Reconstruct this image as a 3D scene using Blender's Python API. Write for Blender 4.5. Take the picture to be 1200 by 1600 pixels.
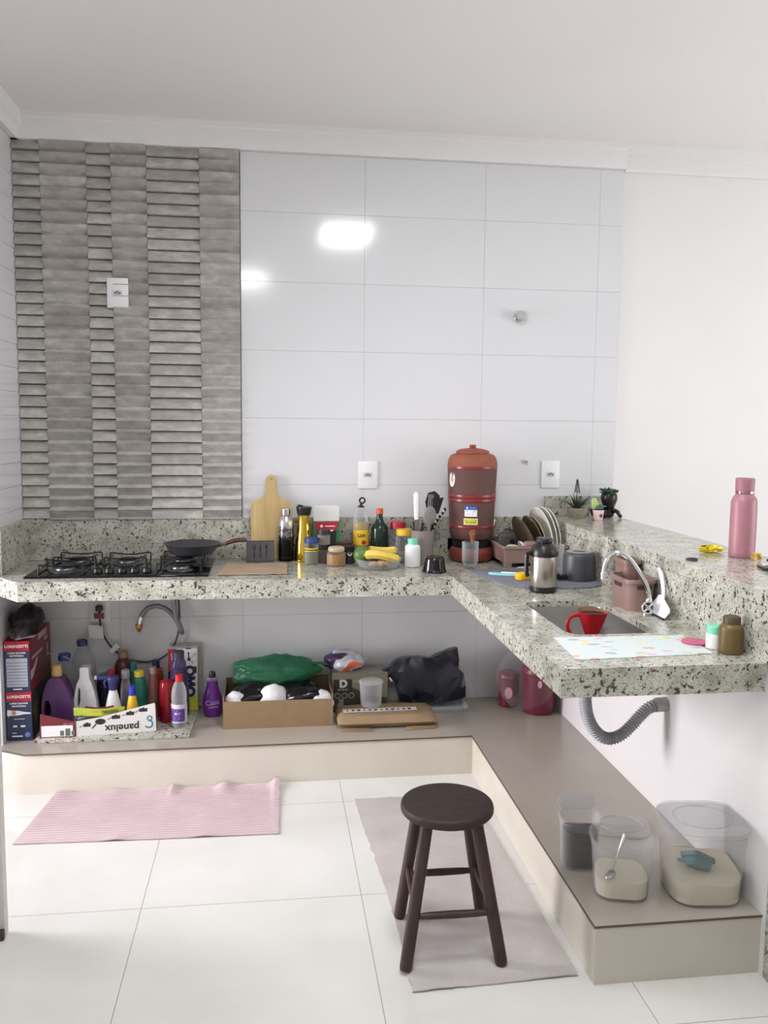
import bpy, bmesh, math, random
from mathutils import Vector, Matrix, Euler, noise

# ------------------------------------------------------------------ scene, camera, light
scene = bpy.context.scene
for o in list(bpy.data.objects):
    bpy.data.objects.remove(o, do_unlink=True)
COL = scene.collection
R_ = math.radians
PI = math.pi
random.seed(11)

scene.view_settings.view_transform = 'Standard'
scene.view_settings.look = 'None'
scene.view_settings.gamma = 1.0
scene.view_settings.use_curve_mapping = False
scene.view_settings.exposure = -0.52


def make_camera():
    yaw, pitch, roll, f = 0.1316, 0.1020, 0.0096, 1339.2
    fw = Vector((math.sin(yaw) * math.cos(pitch), math.cos(yaw) * math.cos(pitch), -math.sin(pitch)))
    r = Vector((math.cos(yaw), -math.sin(yaw), 0))
    u = r.cross(fw)
    c, s = math.cos(roll), math.sin(roll)
    r2 = r * c + u * s
    u2 = u * c - r * s
    m = Matrix((r2, u2, -fw)).transposed().to_4x4()
    m.translation = Vector((1.1315, -4.1165, 1.5436))
    cd = bpy.data.cameras.new('camera')
    cd.sensor_fit = 'VERTICAL'
    cd.sensor_height = 24.0
    cd.lens = 24.0 * f / 1600.0
    cd.clip_start = 0.05
    ob = bpy.data.objects.new('camera', cd)
    ob.matrix_world = m
    COL.objects.link(ob)
    scene.camera = ob


make_camera()

world = bpy.data.worlds.new('world')
scene.world = world
world.use_nodes = True
bgn = world.node_tree.nodes['Background']
bgn.inputs[0].default_value = (0.95, 0.97, 1.0, 1)
bgn.inputs[1].default_value = 0.3


def area(name, loc, target, sx, sy, power, color=(1, 1, 1), spread=180):
    l = bpy.data.lights.new(name, 'AREA')
    l.shape = 'RECTANGLE'
    l.size, l.size_y = sx, sy
    l.energy = power
    l.color = color
    l.spread = R_(spread)
    ob = bpy.data.objects.new(name, l)
    ob.location = loc
    ob.rotation_euler = (Vector(target) - Vector(loc)).to_track_quat('-Z', 'Y').to_euler()
    COL.objects.link(ob)
    return ob


# daylight: door opening on the left, big window on the right
area('door_daylight', (-0.9, -1.02, 1.0), (2.5, -0.95, 0.35), 0.85, 1.9, 42, (1.0, 0.955, 1.0), 85)
area('window_daylight_right', (5.9, -2.8, 1.4), (1.3, -1.9, 3.2), 2.6, 1.8, 128, (0.975, 0.985, 1.0))

# ------------------------------------------------------------------ materials
_m = {}


def lin(c):
    return tuple(((x / 255) / 12.92 if x / 255 <= 0.04045 else ((x / 255 + 0.055) / 1.055) ** 2.4) for x in c)


class NT:
    def __init__(self, name):
        self.m = bpy.data.materials.new(name)
        self.m.use_nodes = True
        self.t = self.m.node_tree
        self.b = self.t.nodes['Principled BSDF']
        self.out = self.t.nodes['Material Output']

    def n(self, kind, **kw):
        nd = self.t.nodes.new(kind)
        for k, v in kw.items():
            setattr(nd, k, v)
        return nd

    def l(self, a, b):
        self.t.links.new(a, b)

    def coord(self, scale=(1, 1, 1)):
        tc = self.n('ShaderNodeTexCoord')
        mp = self.n('ShaderNodeMapping')
        mp.inputs['Scale'].default_value = scale
        self.l(tc.outputs['Object'], mp.inputs[0])
        return mp.outputs[0]

    def noise(self, co, scale, detail=3, rough=.5):
        nd = self.n('ShaderNodeTexNoise')
        nd.inputs['Scale'].default_value = scale
        nd.inputs['Detail'].default_value = detail
        nd.inputs['Roughness'].default_value = rough
        self.l(co, nd.inputs['Vector'])
        return nd.outputs['Fac']

    def ramp(self, fac, stops, interp='LINEAR'):
        nd = self.n('ShaderNodeValToRGB')
        nd.color_ramp.interpolation = interp
        el = nd.color_ramp.elements
        while len(el) < len(stops):
            el.new(0.5)
        for e, (p, c) in zip(el, stops):
            e.position = p
            e.color = (*c, 1) if len(c) == 3 else c
        self.l(fac, nd.inputs[0])
        return nd.outputs[0]

    def mix(self, fac, a, b, blend='MIX'):
        nd = self.n('ShaderNodeMix', data_type='RGBA', blend_type=blend)
        for sock, v in ((nd.inputs[0], fac), (nd.inputs[6], a), (nd.inputs[7], b)):
            if hasattr(v, 'is_linked'):
                self.l(v, sock)
            elif isinstance(v, (int, float)):
                sock.default_value = v
            else:
                sock.default_value = (*v, 1)
        return nd.outputs[2]

    def math(self, op, a, b=None):
        nd = self.n('ShaderNodeMath', operation=op)
        for i, v in enumerate((a, b)):
            if v is None:
                continue
            if hasattr(v, 'is_linked'):
                self.l(v, nd.inputs[i])
            else:
                nd.inputs[i].default_value = v
        return nd.outputs[0]

    def bump(self, h, strength=.3, dist=.002):
        nd = self.n('ShaderNodeBump')
        nd.inputs['Strength'].default_value = strength
        nd.inputs['Distance'].default_value = dist
        self.l(h, nd.inputs['Height'])
        self.l(nd.outputs[0], self.b.inputs['Normal'])

    def base(self, sock):
        self.l(sock, self.b.inputs['Base Color'])

    def set(self, rough=.5, metal=0, spec=.5):
        self.b.inputs['Roughness'].default_value = rough
        self.b.inputs['Metallic'].default_value = metal
        self.b.inputs['Specular IOR Level'].default_value = spec


def M(name, rgb, rough=.5, metal=0, spec=.5, var=.06, scale=40, bump=0, emit=0):
    if name in _m:
        return _m[name]
    t = NT(name)
    t.set(rough, metal, spec)
    c = lin(rgb)
    co = t.coord()
    nz = t.noise(co, scale)
    hi = tuple(min(1, v * (1 + var)) for v in c)
    lo = tuple(v * (1 - var) for v in c)
    t.base(t.ramp(nz, [(.3, lo), (.7, hi)]))
    if bump:
        t.bump(nz, bump)
    if emit:
        t.b.inputs['Emission Color'].default_value = (*c, 1)
        t.b.inputs['Emission Strength'].default_value = emit
    _m[name] = t.m
    return t.m


def CLEAR(name, rgb, body=.12, rough=.08, rim=.35, tint=None, wrinkle=0):
    """thin transparent plastic or glass: see-through with a hazy body and reflecting rims"""
    if name in _m:
        return _m[name]
    t = NT(name)
    t.set(rough, 0, .5)
    t.b.inputs['Base Color'].default_value = (*lin(rgb), 1)
    tr = t.n('ShaderNodeBsdfTransparent')
    tr.inputs[0].default_value = (*lin(tint or (245, 246, 247)), 1)
    lw = t.n('ShaderNodeLayerWeight')
    lw.inputs[0].default_value = .35
    fac = t.math('ADD', t.math('MULTIPLY', lw.outputs['Facing'], rim), body)
    if wrinkle:
        nz = t.noise(t.coord(), wrinkle, 4, .6)
        t.bump(nz, .9, .01)
        fac = t.math('ADD', fac, t.math('MULTIPLY', t.math('SUBTRACT', nz, .5), min(.25, body * 2)))
    cl = t.n('ShaderNodeClamp')
    t.l(fac, cl.inputs[0])
    mx = t.n('ShaderNodeMixShader')
    t.l(cl.outputs[0], mx.inputs[0])
    t.l(tr.outputs[0], mx.inputs[1])
    t.l(t.b.outputs[0], mx.inputs[2])
    t.l(mx.outputs[0], t.out.inputs[0])
    _m[name] = t.m
    return t.m


def granite():
    t = NT('granite')
    t.set(.16, 0, .5)
    co = t.coord()
    big = t.noise(co, 14, 5, .6)
    base = t.ramp(big, [(.3, lin((152, 151, 138))), (.5, lin((188, 188, 175))), (.72, lin((210, 210, 200)))])
    fine = t.noise(co, 190, 3, .7)
    base = t.mix(t.ramp(fine, [(.36, (.85, .85, .85)), (.5, (0, 0, 0))]), base, lin((120, 116, 106)))
    dk = t.noise(co, 60, 4, .6)
    base = t.mix(t.ramp(dk, [(.382, (1, 1, 1)), (.405, (0, 0, 0))]), base, lin((72, 63, 55)))
    gr = t.noise(t.coord((1.1, 1.3, .9)), 48, 2, .4)
    base = t.mix(t.ramp(gr, [(.66, (0, 0, 0)), (.71, (.85, .85, .85))]), base, lin((112, 92, 78)))
    bk = t.noise(t.coord((.9, 1.2, 1.2)), 85, 3, .5)
    base = t.mix(t.ramp(bk, [(.335, (1, 1, 1)), (.355, (0, 0, 0))]), base, lin((36, 33, 31)))
    t.base(base)
    return t.m


def concrete_slat():
    t = NT('grey_slat_stone')
    t.set(.62, 0, .35)
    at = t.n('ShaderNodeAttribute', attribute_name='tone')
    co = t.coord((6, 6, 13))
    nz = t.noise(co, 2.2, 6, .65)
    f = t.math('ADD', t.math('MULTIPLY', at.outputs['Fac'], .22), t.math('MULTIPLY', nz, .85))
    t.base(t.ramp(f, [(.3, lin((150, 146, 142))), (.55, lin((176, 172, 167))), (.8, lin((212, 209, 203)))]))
    t.bump(t.noise(t.coord(), 120, 4), .25)
    return t.m


def floor_mat():
    t = NT('polished_porcelain_floor')
    t.set(.09, 0, .5)
    tc = t.n('ShaderNodeTexCoord')
    sp = t.n('ShaderNodeSeparateXYZ')
    t.l(tc.outputs['Object'], sp.inputs[0])

    def joint(s, off):
        v = t.math('FRACT', t.math('DIVIDE', t.math('ADD', s, off), .705))
        e = t.math('MINIMUM', v, t.math('SUBTRACT', 1.0, v))
        return t.math('LESS_THAN', e, .0017)
    j = t.math('MAXIMUM', joint(sp.outputs[0], 10 * .705 - .716), joint(sp.outputs[1], 20 * .705 + 1.45))
    nz = t.noise(t.coord(), 3, 4)
    base = t.ramp(nz, [(.3, lin((213, 212, 207))), (.7, lin((222, 221, 217)))])
    t.base(t.mix(j, base, lin((150, 147, 138))))
    return t.m


def banded(name, stops, rough=.5, metal=0, axis=2, interp='CONSTANT', scale=1.0, noisy=0):
    t = NT(name)
    t.set(rough, metal)
    tc = t.n('ShaderNodeTexCoord')
    sp = t.n('ShaderNodeSeparateXYZ')
    t.l(tc.outputs['Object'], sp.inputs[0])
    s = t.math('MULTIPLY', sp.outputs[axis], scale)
    if noisy:
        s = t.math('ADD', s, t.math('MULTIPLY', t.math('SUBTRACT', t.noise(t.coord(), noisy, 4, .7), .5), .5))
    t.base(t.ramp(s, [(p, lin(c)) for p, c in stops], interp))
    return t.m


def wood(name, c1, c2, rough=.45, stretch=(30, 30, 2.5)):
    t = NT(name)
    t.set(rough)
    nz = t.noise(t.coord(stretch), 1.6, 5, .6)
    t.base(t.ramp(nz, [(.3, lin(c1)), (.7, lin(c2))]))
    t.bump(nz, .1)
    return t.m


def terrazzo_cloth():
    t = NT('coloured_blot_vinyl')
    t.set(.3)
    co = t.coord((1, 1.7, 1))
    v = t.n('ShaderNodeTexVoronoi', feature='F1')
    v.inputs['Scale'].default_value = 19
    t.l(co, v.inputs['Vector'])
    mask = t.ramp(t.math('ADD', v.outputs['Distance'], t.math('MULTIPLY', t.noise(t.coord((1, 2.5, 1)), 34, 2), .55)), [(.60, (1, 1, 1)), (.63, (0, 0, 0))])
    hue = t.ramp(v.outputs['Color'], [(0, lin((226, 170, 152))), (.2, lin((232, 222, 160))), (.36, lin((188, 212, 166))),
                                      (.47, lin((214, 226, 228))), (.62, lin((168, 182, 188))), (.8, lin((222, 188, 200)))], 'CONSTANT')
    t.base(t.mix(mask, lin((214, 226, 226)), hue))
    return t.m


def rug_mat(name, c1, c2, axis, freq, bump=.6):
    t = NT(name)
    t.set(.95, 0, .1)
    tc = t.n('ShaderNodeTexCoord')
    sp = t.n('ShaderNodeSeparateXYZ')
    t.l(tc.outputs['Object'], sp.inputs[0])
    w = t.math('SINE', t.math('MULTIPLY', sp.outputs[axis], freq))
    nz = t.noise(t.coord(), 150, 4, .7)
    big = t.noise(t.coord((1, 1, 1)), 9, 3)
    f = t.math('ADD', t.math('MULTIPLY', w, .07), t.math('ADD', t.math('MULTIPLY', nz, .5), t.math('MULTIPLY', big, .5)))
    t.base(t.ramp(f, [(.3, lin(c1)), (.7, lin(c2))]))
    t.bump(t.math('ADD', w, nz), bump, .003)
    return t.m


GRANITE = granite()
SLAT = concrete_slat()
FLOOR = floor_mat()
WHITE_TILE = M('white_glossy_tile', (216, 217, 219), .11, var=.01, scale=3)
GROUT = M('pale_grout', (206, 207, 208), .8)
PAINT = M('white_wall_paint', (228, 226, 225), .75, var=.01, scale=4)
CEIL = M('white_ceiling_paint', (236, 232, 233), .55, var=.01, scale=2)
PLINTH = M('beige_plinth_tile', (196, 190, 178), .18, var=.03, scale=6)
EDGE = M('dark_edge_trim', (84, 76, 66), .5)
BLACK = M('black_plastic', (22, 22, 24), .35)
BLACK_SATIN = M('black_satin_metal', (16, 16, 18), .3)
BLACK_GLASS = M('black_glass', (8, 8, 10), .08)
DARK_GREY = M('dark_grey_coating', (66, 67, 71), .42)
STEEL = M('brushed_steel', (186, 182, 176), .28, 1, var=.03)
CHROME = M('chrome', (222, 222, 224), .08, 1, var=.01)
WHITE_PL = M('white_plastic', (232, 233, 233), .35, var=.02)
TAUPE = M('taupe_plastic', (142, 116, 108), .5)
GREY_TAUPE = M('grey_taupe_plastic', (134, 124, 118), .55)
TERRA = M('terracotta_clay', (140, 80, 58), .75, bump=.1)
BROWN_CLAY = M('dark_brown_clay', (90, 60, 53), .7, bump=.1)
RED_GLAZE = M('red_glazed_band', (128, 40, 42), .3)
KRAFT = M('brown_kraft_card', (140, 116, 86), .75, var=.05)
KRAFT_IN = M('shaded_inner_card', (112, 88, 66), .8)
WHITE_CARD = M('white_printed_card', (226, 224, 222), .45, var=.02)
GLASS = CLEAR('clear_glass', (225, 230, 230), .05, .03, .42)
PLASTIC = CLEAR('clear_plastic', (225, 228, 230), .14, .2, .45)
MILKY = CLEAR('milky_translucent_plastic', (226, 226, 228), .14, .25, .45)
FILM = CLEAR('clear_plastic_film', (235, 228, 232), .03, .12, .16, (250, 248, 250), wrinkle=18)
MINT = M('mint_green_plastic', (128, 214, 180), .4)
LEAF = M('succulent_leaf', (58, 96, 62), .5, var=.3)
LEAF_D = M('dark_leaf', (34, 56, 38), .5, var=.25)
INK = M('black_print', (28, 26, 30), .5)
WHITE_INK = M('white_print', (236, 234, 236), .5, var=.01)
NAVY_INK = M('navy_print', (34, 44, 78), .45)
RED_INK = M('red_print', (166, 32, 48), .45)


# ------------------------------------------------------------------ mesh helpers
def p_box(sx, sy, sz, bev=0, seg=2):
    bm = bmesh.new()
    bmesh.ops.create_cube(bm, size=1)
    bmesh.ops.scale(bm, vec=(sx, sy, sz), verts=bm.verts)
    if bev:
        bmesh.ops.bevel(bm, geom=bm.edges[:], offset=bev, segments=seg, affect='EDGES', profile=.5)
    return bm


def chaikin(pts, n=2):
    """rounds the corners of a profile: n = 1 only bevels edges by a few mm, n = 2 makes soft shoulders"""
    for _ in range(n):
        q = [pts[0]]
        for a, b in zip(pts, pts[1:]):
            L = math.dist(a, b)
            k = .25 if n > 1 or L < 1e-9 else min(.25, .0035 / L)
            q.append(tuple(a[i] * (1 - k) + b[i] * k for i in range(len(a))))
            q.append(tuple(a[i] * k + b[i] * (1 - k) for i in range(len(a))))
        q.append(pts[-1])
        pts = q
    return pts


def p_lathe(prof, seg=28, a0=0, a1=2 * PI, flute=0, nfl=0):
    """prof: list of (r, z); closed to the axis where r is 0"""
    bm = bmesh.new()
    full = abs(a1 - a0 - 2 * PI) < 1e-6
    k = seg if full else seg + 1
    rings = []
    for r, z in prof:
        if r < 1e-6:
            rings.append([bm.verts.new((0, 0, z))])
        else:
            ring = []
            for i in range(k):
                a = a0 + (a1 - a0) * i / seg
                rr = r * (1 + flute * math.cos(nfl * a)) if nfl else r
                ring.append(bm.verts.new((rr * math.cos(a), rr * math.sin(a), z)))
            rings.append(ring)
    for A, B in zip(rings, rings[1:]):
        for i in range(seg):
            j = (i + 1) % k
            if len(A) == 1 and len(B) == 1:
                continue
            if len(A) == 1:
                bm.faces.new((A[0], B[j], B[i]))
            elif len(B) == 1:
                bm.faces.new((A[i], A[j], B[0]))
            else:
                bm.faces.new((A[i], A[j], B[j], B[i]))
    bmesh.ops.recalc_face_normals(bm, faces=bm.faces[:])
    return bm


def smooth_path(pts, n=6, closed=False):
    P = [Vector(p) for p in pts]
    out = []
    m = len(P)
    rng = range(m) if closed else range(m - 1)
    for i in rng:
        if closed:
            p0, p1, p2, p3 = P[i - 1], P[i], P[(i + 1) % m], P[(i + 2) % m]
        else:
            p0, p1, p2, p3 = P[max(i - 1, 0)], P[i], P[i + 1], P[min(i + 2, m - 1)]
        for k in range(n):
            t = k / n
            out.append(.5 * ((2 * p1) + (p2 - p0) * t + (2 * p0 - 5 * p1 + 4 * p2 - p3) * t * t + (3 * p1 - p0 - 3 * p2 + p3) * t ** 3))
    if not closed:
        out.append(P[-1])
    return out


def p_tube(pts, r, seg=8, closed=False, radii=None, flat=None):
    P = [Vector(p) for p in pts]
    bm = bmesh.new()
    n = len(P)
    rings = []
    prev = None
    for i in range(n):
        if closed:
            d = (P[(i + 1) % n] - P[i - 1]).normalized()
        else:
            d = (P[min(i + 1, n - 1)] - P[max(i - 1, 0)]).normalized()
        if prev is None:
            up = Vector((0, 0, 1)) if abs(d.z) < .9 else Vector((0, 1, 0))
            s = d.cross(up).normalized()
        else:
            s = prev - d * prev.dot(d)
            s = s.normalized() if s.length > 1e-6 else d.orthogonal().normalized()
        prev = s
        u = s.cross(d)
        rr = radii[i] if radii else r
        fl = flat or 1
        rings.append([bm.verts.new(P[i] + (s * math.cos(2 * PI * k / seg) + u * math.sin(2 * PI * k / seg) * fl) * rr) for k in range(seg)])
    m = n if closed else n - 1
    for i in range(m):
        A, B = rings[i], rings[(i + 1) % n]
        for k in range(seg):
            bm.faces.new((A[k], A[(k + 1) % seg], B[(k + 1) % seg], B[k]))
    if not closed:
        bm.faces.new(rings[0])
        bm.faces.new(rings[-1][::-1])
    bmesh.ops.recalc_face_normals(bm, faces=bm.faces[:])
    return bm


def p_prism(poly, z0, z1, holes=(), bev=0, seg=2):
    """polygon in XY extruded from z0 to z1, with holes"""
    bm = bmesh.new()
    loops = []
    for ring in [poly] + list(holes):
        vs = [bm.verts.new((x, y, z0)) for x, y in ring]
        es = [bm.edges.new((vs[i], vs[(i + 1) % len(vs)])) for i in range(len(vs))]
        loops.append((vs, es))
    if holes:
        bmesh.ops.triangle_fill(bm, use_beauty=True, use_dissolve=False, edges=[e for _, es in loops for e in es])
    else:
        bm.faces.new(loops[0][0])
    r = bmesh.ops.extrude_face_region(bm, geom=bm.faces[:])
    vs = [g for g in r['geom'] if isinstance(g, bmesh.types.BMVert)]
    bmesh.ops.translate(bm, vec=(0, 0, z1 - z0), verts=vs)
    bmesh.ops.recalc_face_normals(bm, faces=bm.faces[:])
    if bev:
        es = [e for e in bm.edges if len(e.link_faces) == 2 and e.calc_face_angle(0) > .6]
        bmesh.ops.bevel(bm, geom=es, offset=bev, segments=seg, affect='EDGES', profile=.5, clamp_overlap=True)
    return bm


def p_ball(rx, ry, rz, sub=3, amp=0, freq=1, seed=0, flatten=None):
    bm = bmesh.new()
    bmesh.ops.create_icosphere(bm, subdivisions=sub, radius=1)
    off = Vector((seed * 7.3, seed * 3.1, seed * 1.7))
    for v in bm.verts:
        d = v.co.copy()
        k = 1
        if amp:
            k += amp * noise.noise(d * freq + off) + amp * .5 * noise.noise(d * freq * 2.3 + off)
            k += amp * .2 * abs(noise.noise(d * freq * 3.7 - off))
        v.co = Vector((d.x * rx * k, d.y * ry * k, d.z * rz * k))
        if flatten is not None and v.co.z < flatten:
            v.co.z = flatten
    return bm


def p_grid(nx, ny, fn):
    bm = bmesh.new()
    g = [[bm.verts.new(fn(i / nx, j / ny)) for j in range(ny + 1)] for i in range(nx + 1)]
    for i in range(nx):
        for j in range(ny):
            bm.faces.new((g[i][j], g[i + 1][j], g[i + 1][j + 1], g[i][j + 1]))
    return bm


def solid(bm, th):
    """gives a sheet a thickness"""
    bmesh.ops.recalc_face_normals(bm, faces=bm.faces[:])
    bmesh.ops.solidify(bm, geom=bm.faces[:], thickness=th)
    return bm


def rrect(w, h, r, n=5):
    out = []
    for cx, cy, a in ((w / 2 - r, h / 2 - r, 0), (-w / 2 + r, h / 2 - r, 90), (-w / 2 + r, -h / 2 + r, 180), (w / 2 - r, -h / 2 + r, 270)):
        for i in range(n + 1):
            t = R_(a + 90 * i / n)
            out.append((cx + r * math.cos(t), cy + r * math.sin(t)))
    return out


def p_loft(rings):
    """rings: lists of equal length of 3d points, capped at both ends"""
    bm = bmesh.new()
    V = [[bm.verts.new(p) for p in ring] for ring in rings]
    k = len(V[0])
    for A, B in zip(V, V[1:]):
        for i in range(k):
            bm.faces.new((A[i], A[(i + 1) % k], B[(i + 1) % k], B[i]))
    bm.faces.new(V[0][::-1])
    bm.faces.new(V[-1])
    bmesh.ops.recalc_face_normals(bm, faces=bm.faces[:])
    return bm


def p_text(s, size, depth=.0006, bold=0):
    """lettering in the XZ plane, facing -Y, centred"""
    cu = bpy.data.curves.new('lettering', 'FONT')
    cu.body = s
    cu.size = size
    cu.align_x = 'CENTER'
    cu.align_y = 'CENTER'
    cu.extrude = depth / 2
    cu.offset = bold
    cu.resolution_u = 3
    ob = bpy.data.objects.new('lettering', cu)
    COL.objects.link(ob)
    dg = bpy.context.evaluated_depsgraph_get()
    me = bpy.data.meshes.new_from_object(ob.evaluated_get(dg))
    bpy.data.objects.remove(ob, do_unlink=True)
    bpy.data.curves.remove(cu)
    bm = bmesh.new()
    bm.from_mesh(me)
    bpy.data.meshes.remove(me)
    bm.transform(Matrix.Rotation(PI / 2, 4, 'X'))
    return bm


def wrap(bm, r, ang=-PI / 2):
    """bends a flat XZ print around a cylinder of radius r"""
    for v in bm.verts:
        a = ang + v.co.x / r
        rr = r - v.co.y
        v.co = Vector((rr * math.cos(a), rr * math.sin(a), v.co.z))
    return bm


def X(loc=(0, 0, 0), rot=(0, 0, 0), sc=(1, 1, 1)):
    return Matrix.LocRotScale(Vector(loc), Euler(rot), Vector(sc))


class MB:
    def __init__(self):
        self.bm = bmesh.new()

    def add(self, tb, mat=None, mi=0):
        if mat is not None:
            tb.transform(mat)
            if mat.determinant() < 0:
                bmesh.ops.reverse_faces(tb, faces=tb.faces[:])
        for f in tb.faces:
            f.material_index = mi
        me = bpy.data.meshes.new('tmp')
        tb.to_mesh(me)
        tb.free()
        self.bm.from_mesh(me)
        bpy.data.meshes.remove(me)
        return self

    def build(self, name, mats, parent=None, loc=(0, 0, 0), rot=(0, 0, 0), angle=38):
        me = bpy.data.meshes.new(name)
        self.bm.to_mesh(me)
        self.bm.free()
        for m in (mats if isinstance(mats, (list, tuple)) else [mats]):
            me.materials.append(m)
        me.shade_smooth()
        if angle < 180:
            me.set_sharp_from_angle(angle=R_(angle))
        ob = bpy.data.objects.new(name, me)
        COL.objects.link(ob)
        ob.location = loc
        ob.rotation_euler = rot
        if parent:
            ob.parent = parent
        return ob


def part(name, bm, mat, parent=None, loc=(0, 0, 0), rot=(0, 0, 0), xf=None, angle=38):
    return MB().add(bm, xf).build(name, mat, parent, loc, rot, angle)


def thing(name, label, cat, loc=(0, 0, 0), rz=0, group=None, rx=0, ry=0):
    o = bpy.data.objects.new(name, None)
    o.empty_display_size = .05
    COL.objects.link(o)
    o.location = loc
    o.rotation_euler = (rx, ry, rz)
    return tag(o, label, cat, group)


def tag(o, label, cat, group=None):
    o['label'] = label
    o['category'] = cat
    if group:
        o['group'] = group
    return o


def struct(o):
    o['kind'] = 'structure'
    return o


# ------------------------------------------------------------------ dimensions of the room
H = 0.90                 # worktop
T = 0.0796               # its apron
P = 0.1756               # plinth top
XB, XO, HB = 2.480, 2.837, 1.0986   # breakfast bar inner face, outer edge, top
XW = 2.503               # half wall face under the worktop
ZC, ZT = 2.896, 2.779    # ceiling, underside of the moulding
RX, RY = 6.2, -7.0       # far right wall, wall behind the photographer

# ------------------------------------------------------------------ shell
struct(part('floor', p_box(RX + .9, 7.4, .1), FLOOR, xf=X(((RX - .5) / 2, RY / 2 + .1, -.05))))
struct(part('ceiling', p_box(RX + .4, 7.3, .1), CEIL, xf=X((RX / 2, RY / 2 + .05, ZC + .05))))

wb = struct(part('wall_back', p_box(RX + .3, .15, ZC), PAINT, xf=X((RX / 2, .095, ZC / 2))))


def white_tiles():
    mb = MB()
    zs = [1.568 + .316 * k for k in range(-5, 4)]
    zs = [0] + [z for z in zs if .05 < z < ZT - .02] + [ZT]
    lo = 1.075
    for ci, (x0, x1) in enumerate(((0, .42), (.42, .996), (.996, 1.573), (1.573, 2.15), (2.15, 2.72), (2.72, 2.837))):
        for z0, z1 in zip(zs, zs[1:]):
            if x1 < 1.0:
                if z0 > lo:
                    continue
                z1 = min(z1, lo + .02)
            mb.add(p_box(x1 - x0 - .0007, .02, z1 - z0 - .0007, .0004, 1), X(((x0 + x1) / 2, .01, (z0 + z1) / 2)))
    return mb


white_tiles().build('white_tiling', WHITE_TILE, wb)
part('grout_bed', p_box(2.835, .004, ZT), GROUT, wb, xf=X((1.4175, .0185, ZT / 2)))


def slat_panel():
    bm = bmesh.new()
    lay = bm.faces.layers.float.new('tone')
    cols = [(0.002, .120, 0), (.120, .3185, 1), (.3185, .4247, 0), (.4247, .580, 1), (.580, .8132, 0), (.8132, .993, 1)]
    pitch = .0513
    for ci, (x0, x1, kind) in enumerate(cols):
        off = (-.008 if kind else .002) + (0, .002, -.002, .004, -.004, .001)[ci]
        k = 0
        zb = 1.093
        while True:
            a = 1.09 + off + k * pitch
            k += 1
            if a > ZT:
                break
            b = a + pitch
            if kind == 0:
                prof = [(.003, a), (.003, a + .0046), (-.0265, a + .0052), (-.0255, a + .009), (-.006, b)]
            else:
                prof = [(-.0325, a), (-.0035, a + .0135), (-.003, a + .0145), (-.0315, b - .001), (-.0325, b)]
            prof = [(y, min(max(z, zb), ZT)) for y, z in prof]
            if prof[-1][1] - prof[0][1] < .004:
                continue
            tone = random.random() * .7 + (0 if kind else .25)  # up-tilted slats start paler: their extra light is put into the tone
            V0 = [bm.verts.new((x0 + .0006, y, z)) for y, z in prof]
            V1 = [bm.verts.new((x1 - .0006, y, z)) for y, z in prof]
            fs = []
            for i in range(len(prof) - 1):
                if abs(prof[i][1] - prof[i + 1][1]) + abs(prof[i][0] - prof[i + 1][0]) < 1e-5:
                    continue
                fs.append(bm.faces.new((V0[i], V1[i], V1[i + 1], V0[i + 1])))
            bk0 = [bm.verts.new((x0 + .0006, .004, prof[0][1])), bm.verts.new((x0 + .0006, .004, prof[-1][1]))]
            bk1 = [bm.verts.new((x1 - .0006, .004, prof[0][1])), bm.verts.new((x1 - .0006, .004, prof[-1][1]))]
            fs.append(bm.faces.new([bk0[0]] + V0 + [bk0[1]]))
            fs.append(bm.faces.new(([bk1[0]] + V1 + [bk1[1]])[::-1]))
            for f in fs:
                f[lay] = tone
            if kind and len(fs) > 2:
                fs[0][lay] = tone + .75          # cut edge facing up, its caught light painted in as paler tone
    bmesh.ops.remove_doubles(bm, verts=bm.verts[:], dist=1e-6)
    me = bpy.data.meshes.new('slatted_cladding')
    bm.to_mesh(me)
    bm.free()
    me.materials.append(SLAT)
    ob = bpy.data.objects.new('slatted_cladding', me)
    COL.objects.link(ob)
    ob.parent = wb
    part('cladding_bed', p_box(.993, .016, ZT - 1.085), M('slat_mortar', (120, 115, 110), .9), wb, xf=X((.4975, .010, (ZT + 1.085) / 2)))


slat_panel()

# left wall: a tiled piece by the counter, the door opening, a painted piece behind
wl = struct(part('wall_left', p_box(.15, .42, ZC), GROUT, xf=X((-.0855, -.21, ZC / 2))))
mb = MB()
zs = [0] + [1.568 + .1053 * k for k in range(-14, 12)] + [ZT]
for z0, z1 in zip(zs, zs[1:]):
    mb.add(p_box(.01, .425, z1 - z0 - .0007, .0004, 1), X((-.005, -.2075, (z0 + z1) / 2)))
mb.build('white_tiling', WHITE_TILE, wl)
mb = MB()
mb.add(p_box(.15, 1.11, ZC - 2.12), X((-.085, -.985, (ZC + 2.12) / 2)))
mb.add(p_box(.15, 5.5, ZC), X((-.085, -1.54 - 2.75, ZC / 2)))
struct(mb.build('wall_left_entrance', PAINT))
struct(part('wall_right', p_box(.15, 7.3, .7), PAINT, xf=X((RX + .08, RY / 2, .35))))
mb = MB()
mb.add(p_box(.15, 7.3, .36), X((RX + .08, RY / 2, ZC - .18)))
mb.add(p_box(.15, 1.3, 1.9), X((RX + .08, -.65 + .15, 1.6)))
mb.add(p_box(.15, 3.1, 1.9), X((RX + .08, -5.5, 1.6)))
struct(mb.build('wall_right_upper', PAINT))
struct(part('wall_front', p_box(RX + .4, .15, ZC), PAINT, xf=X((RX / 2, RY - .08, ZC / 2))))

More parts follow.
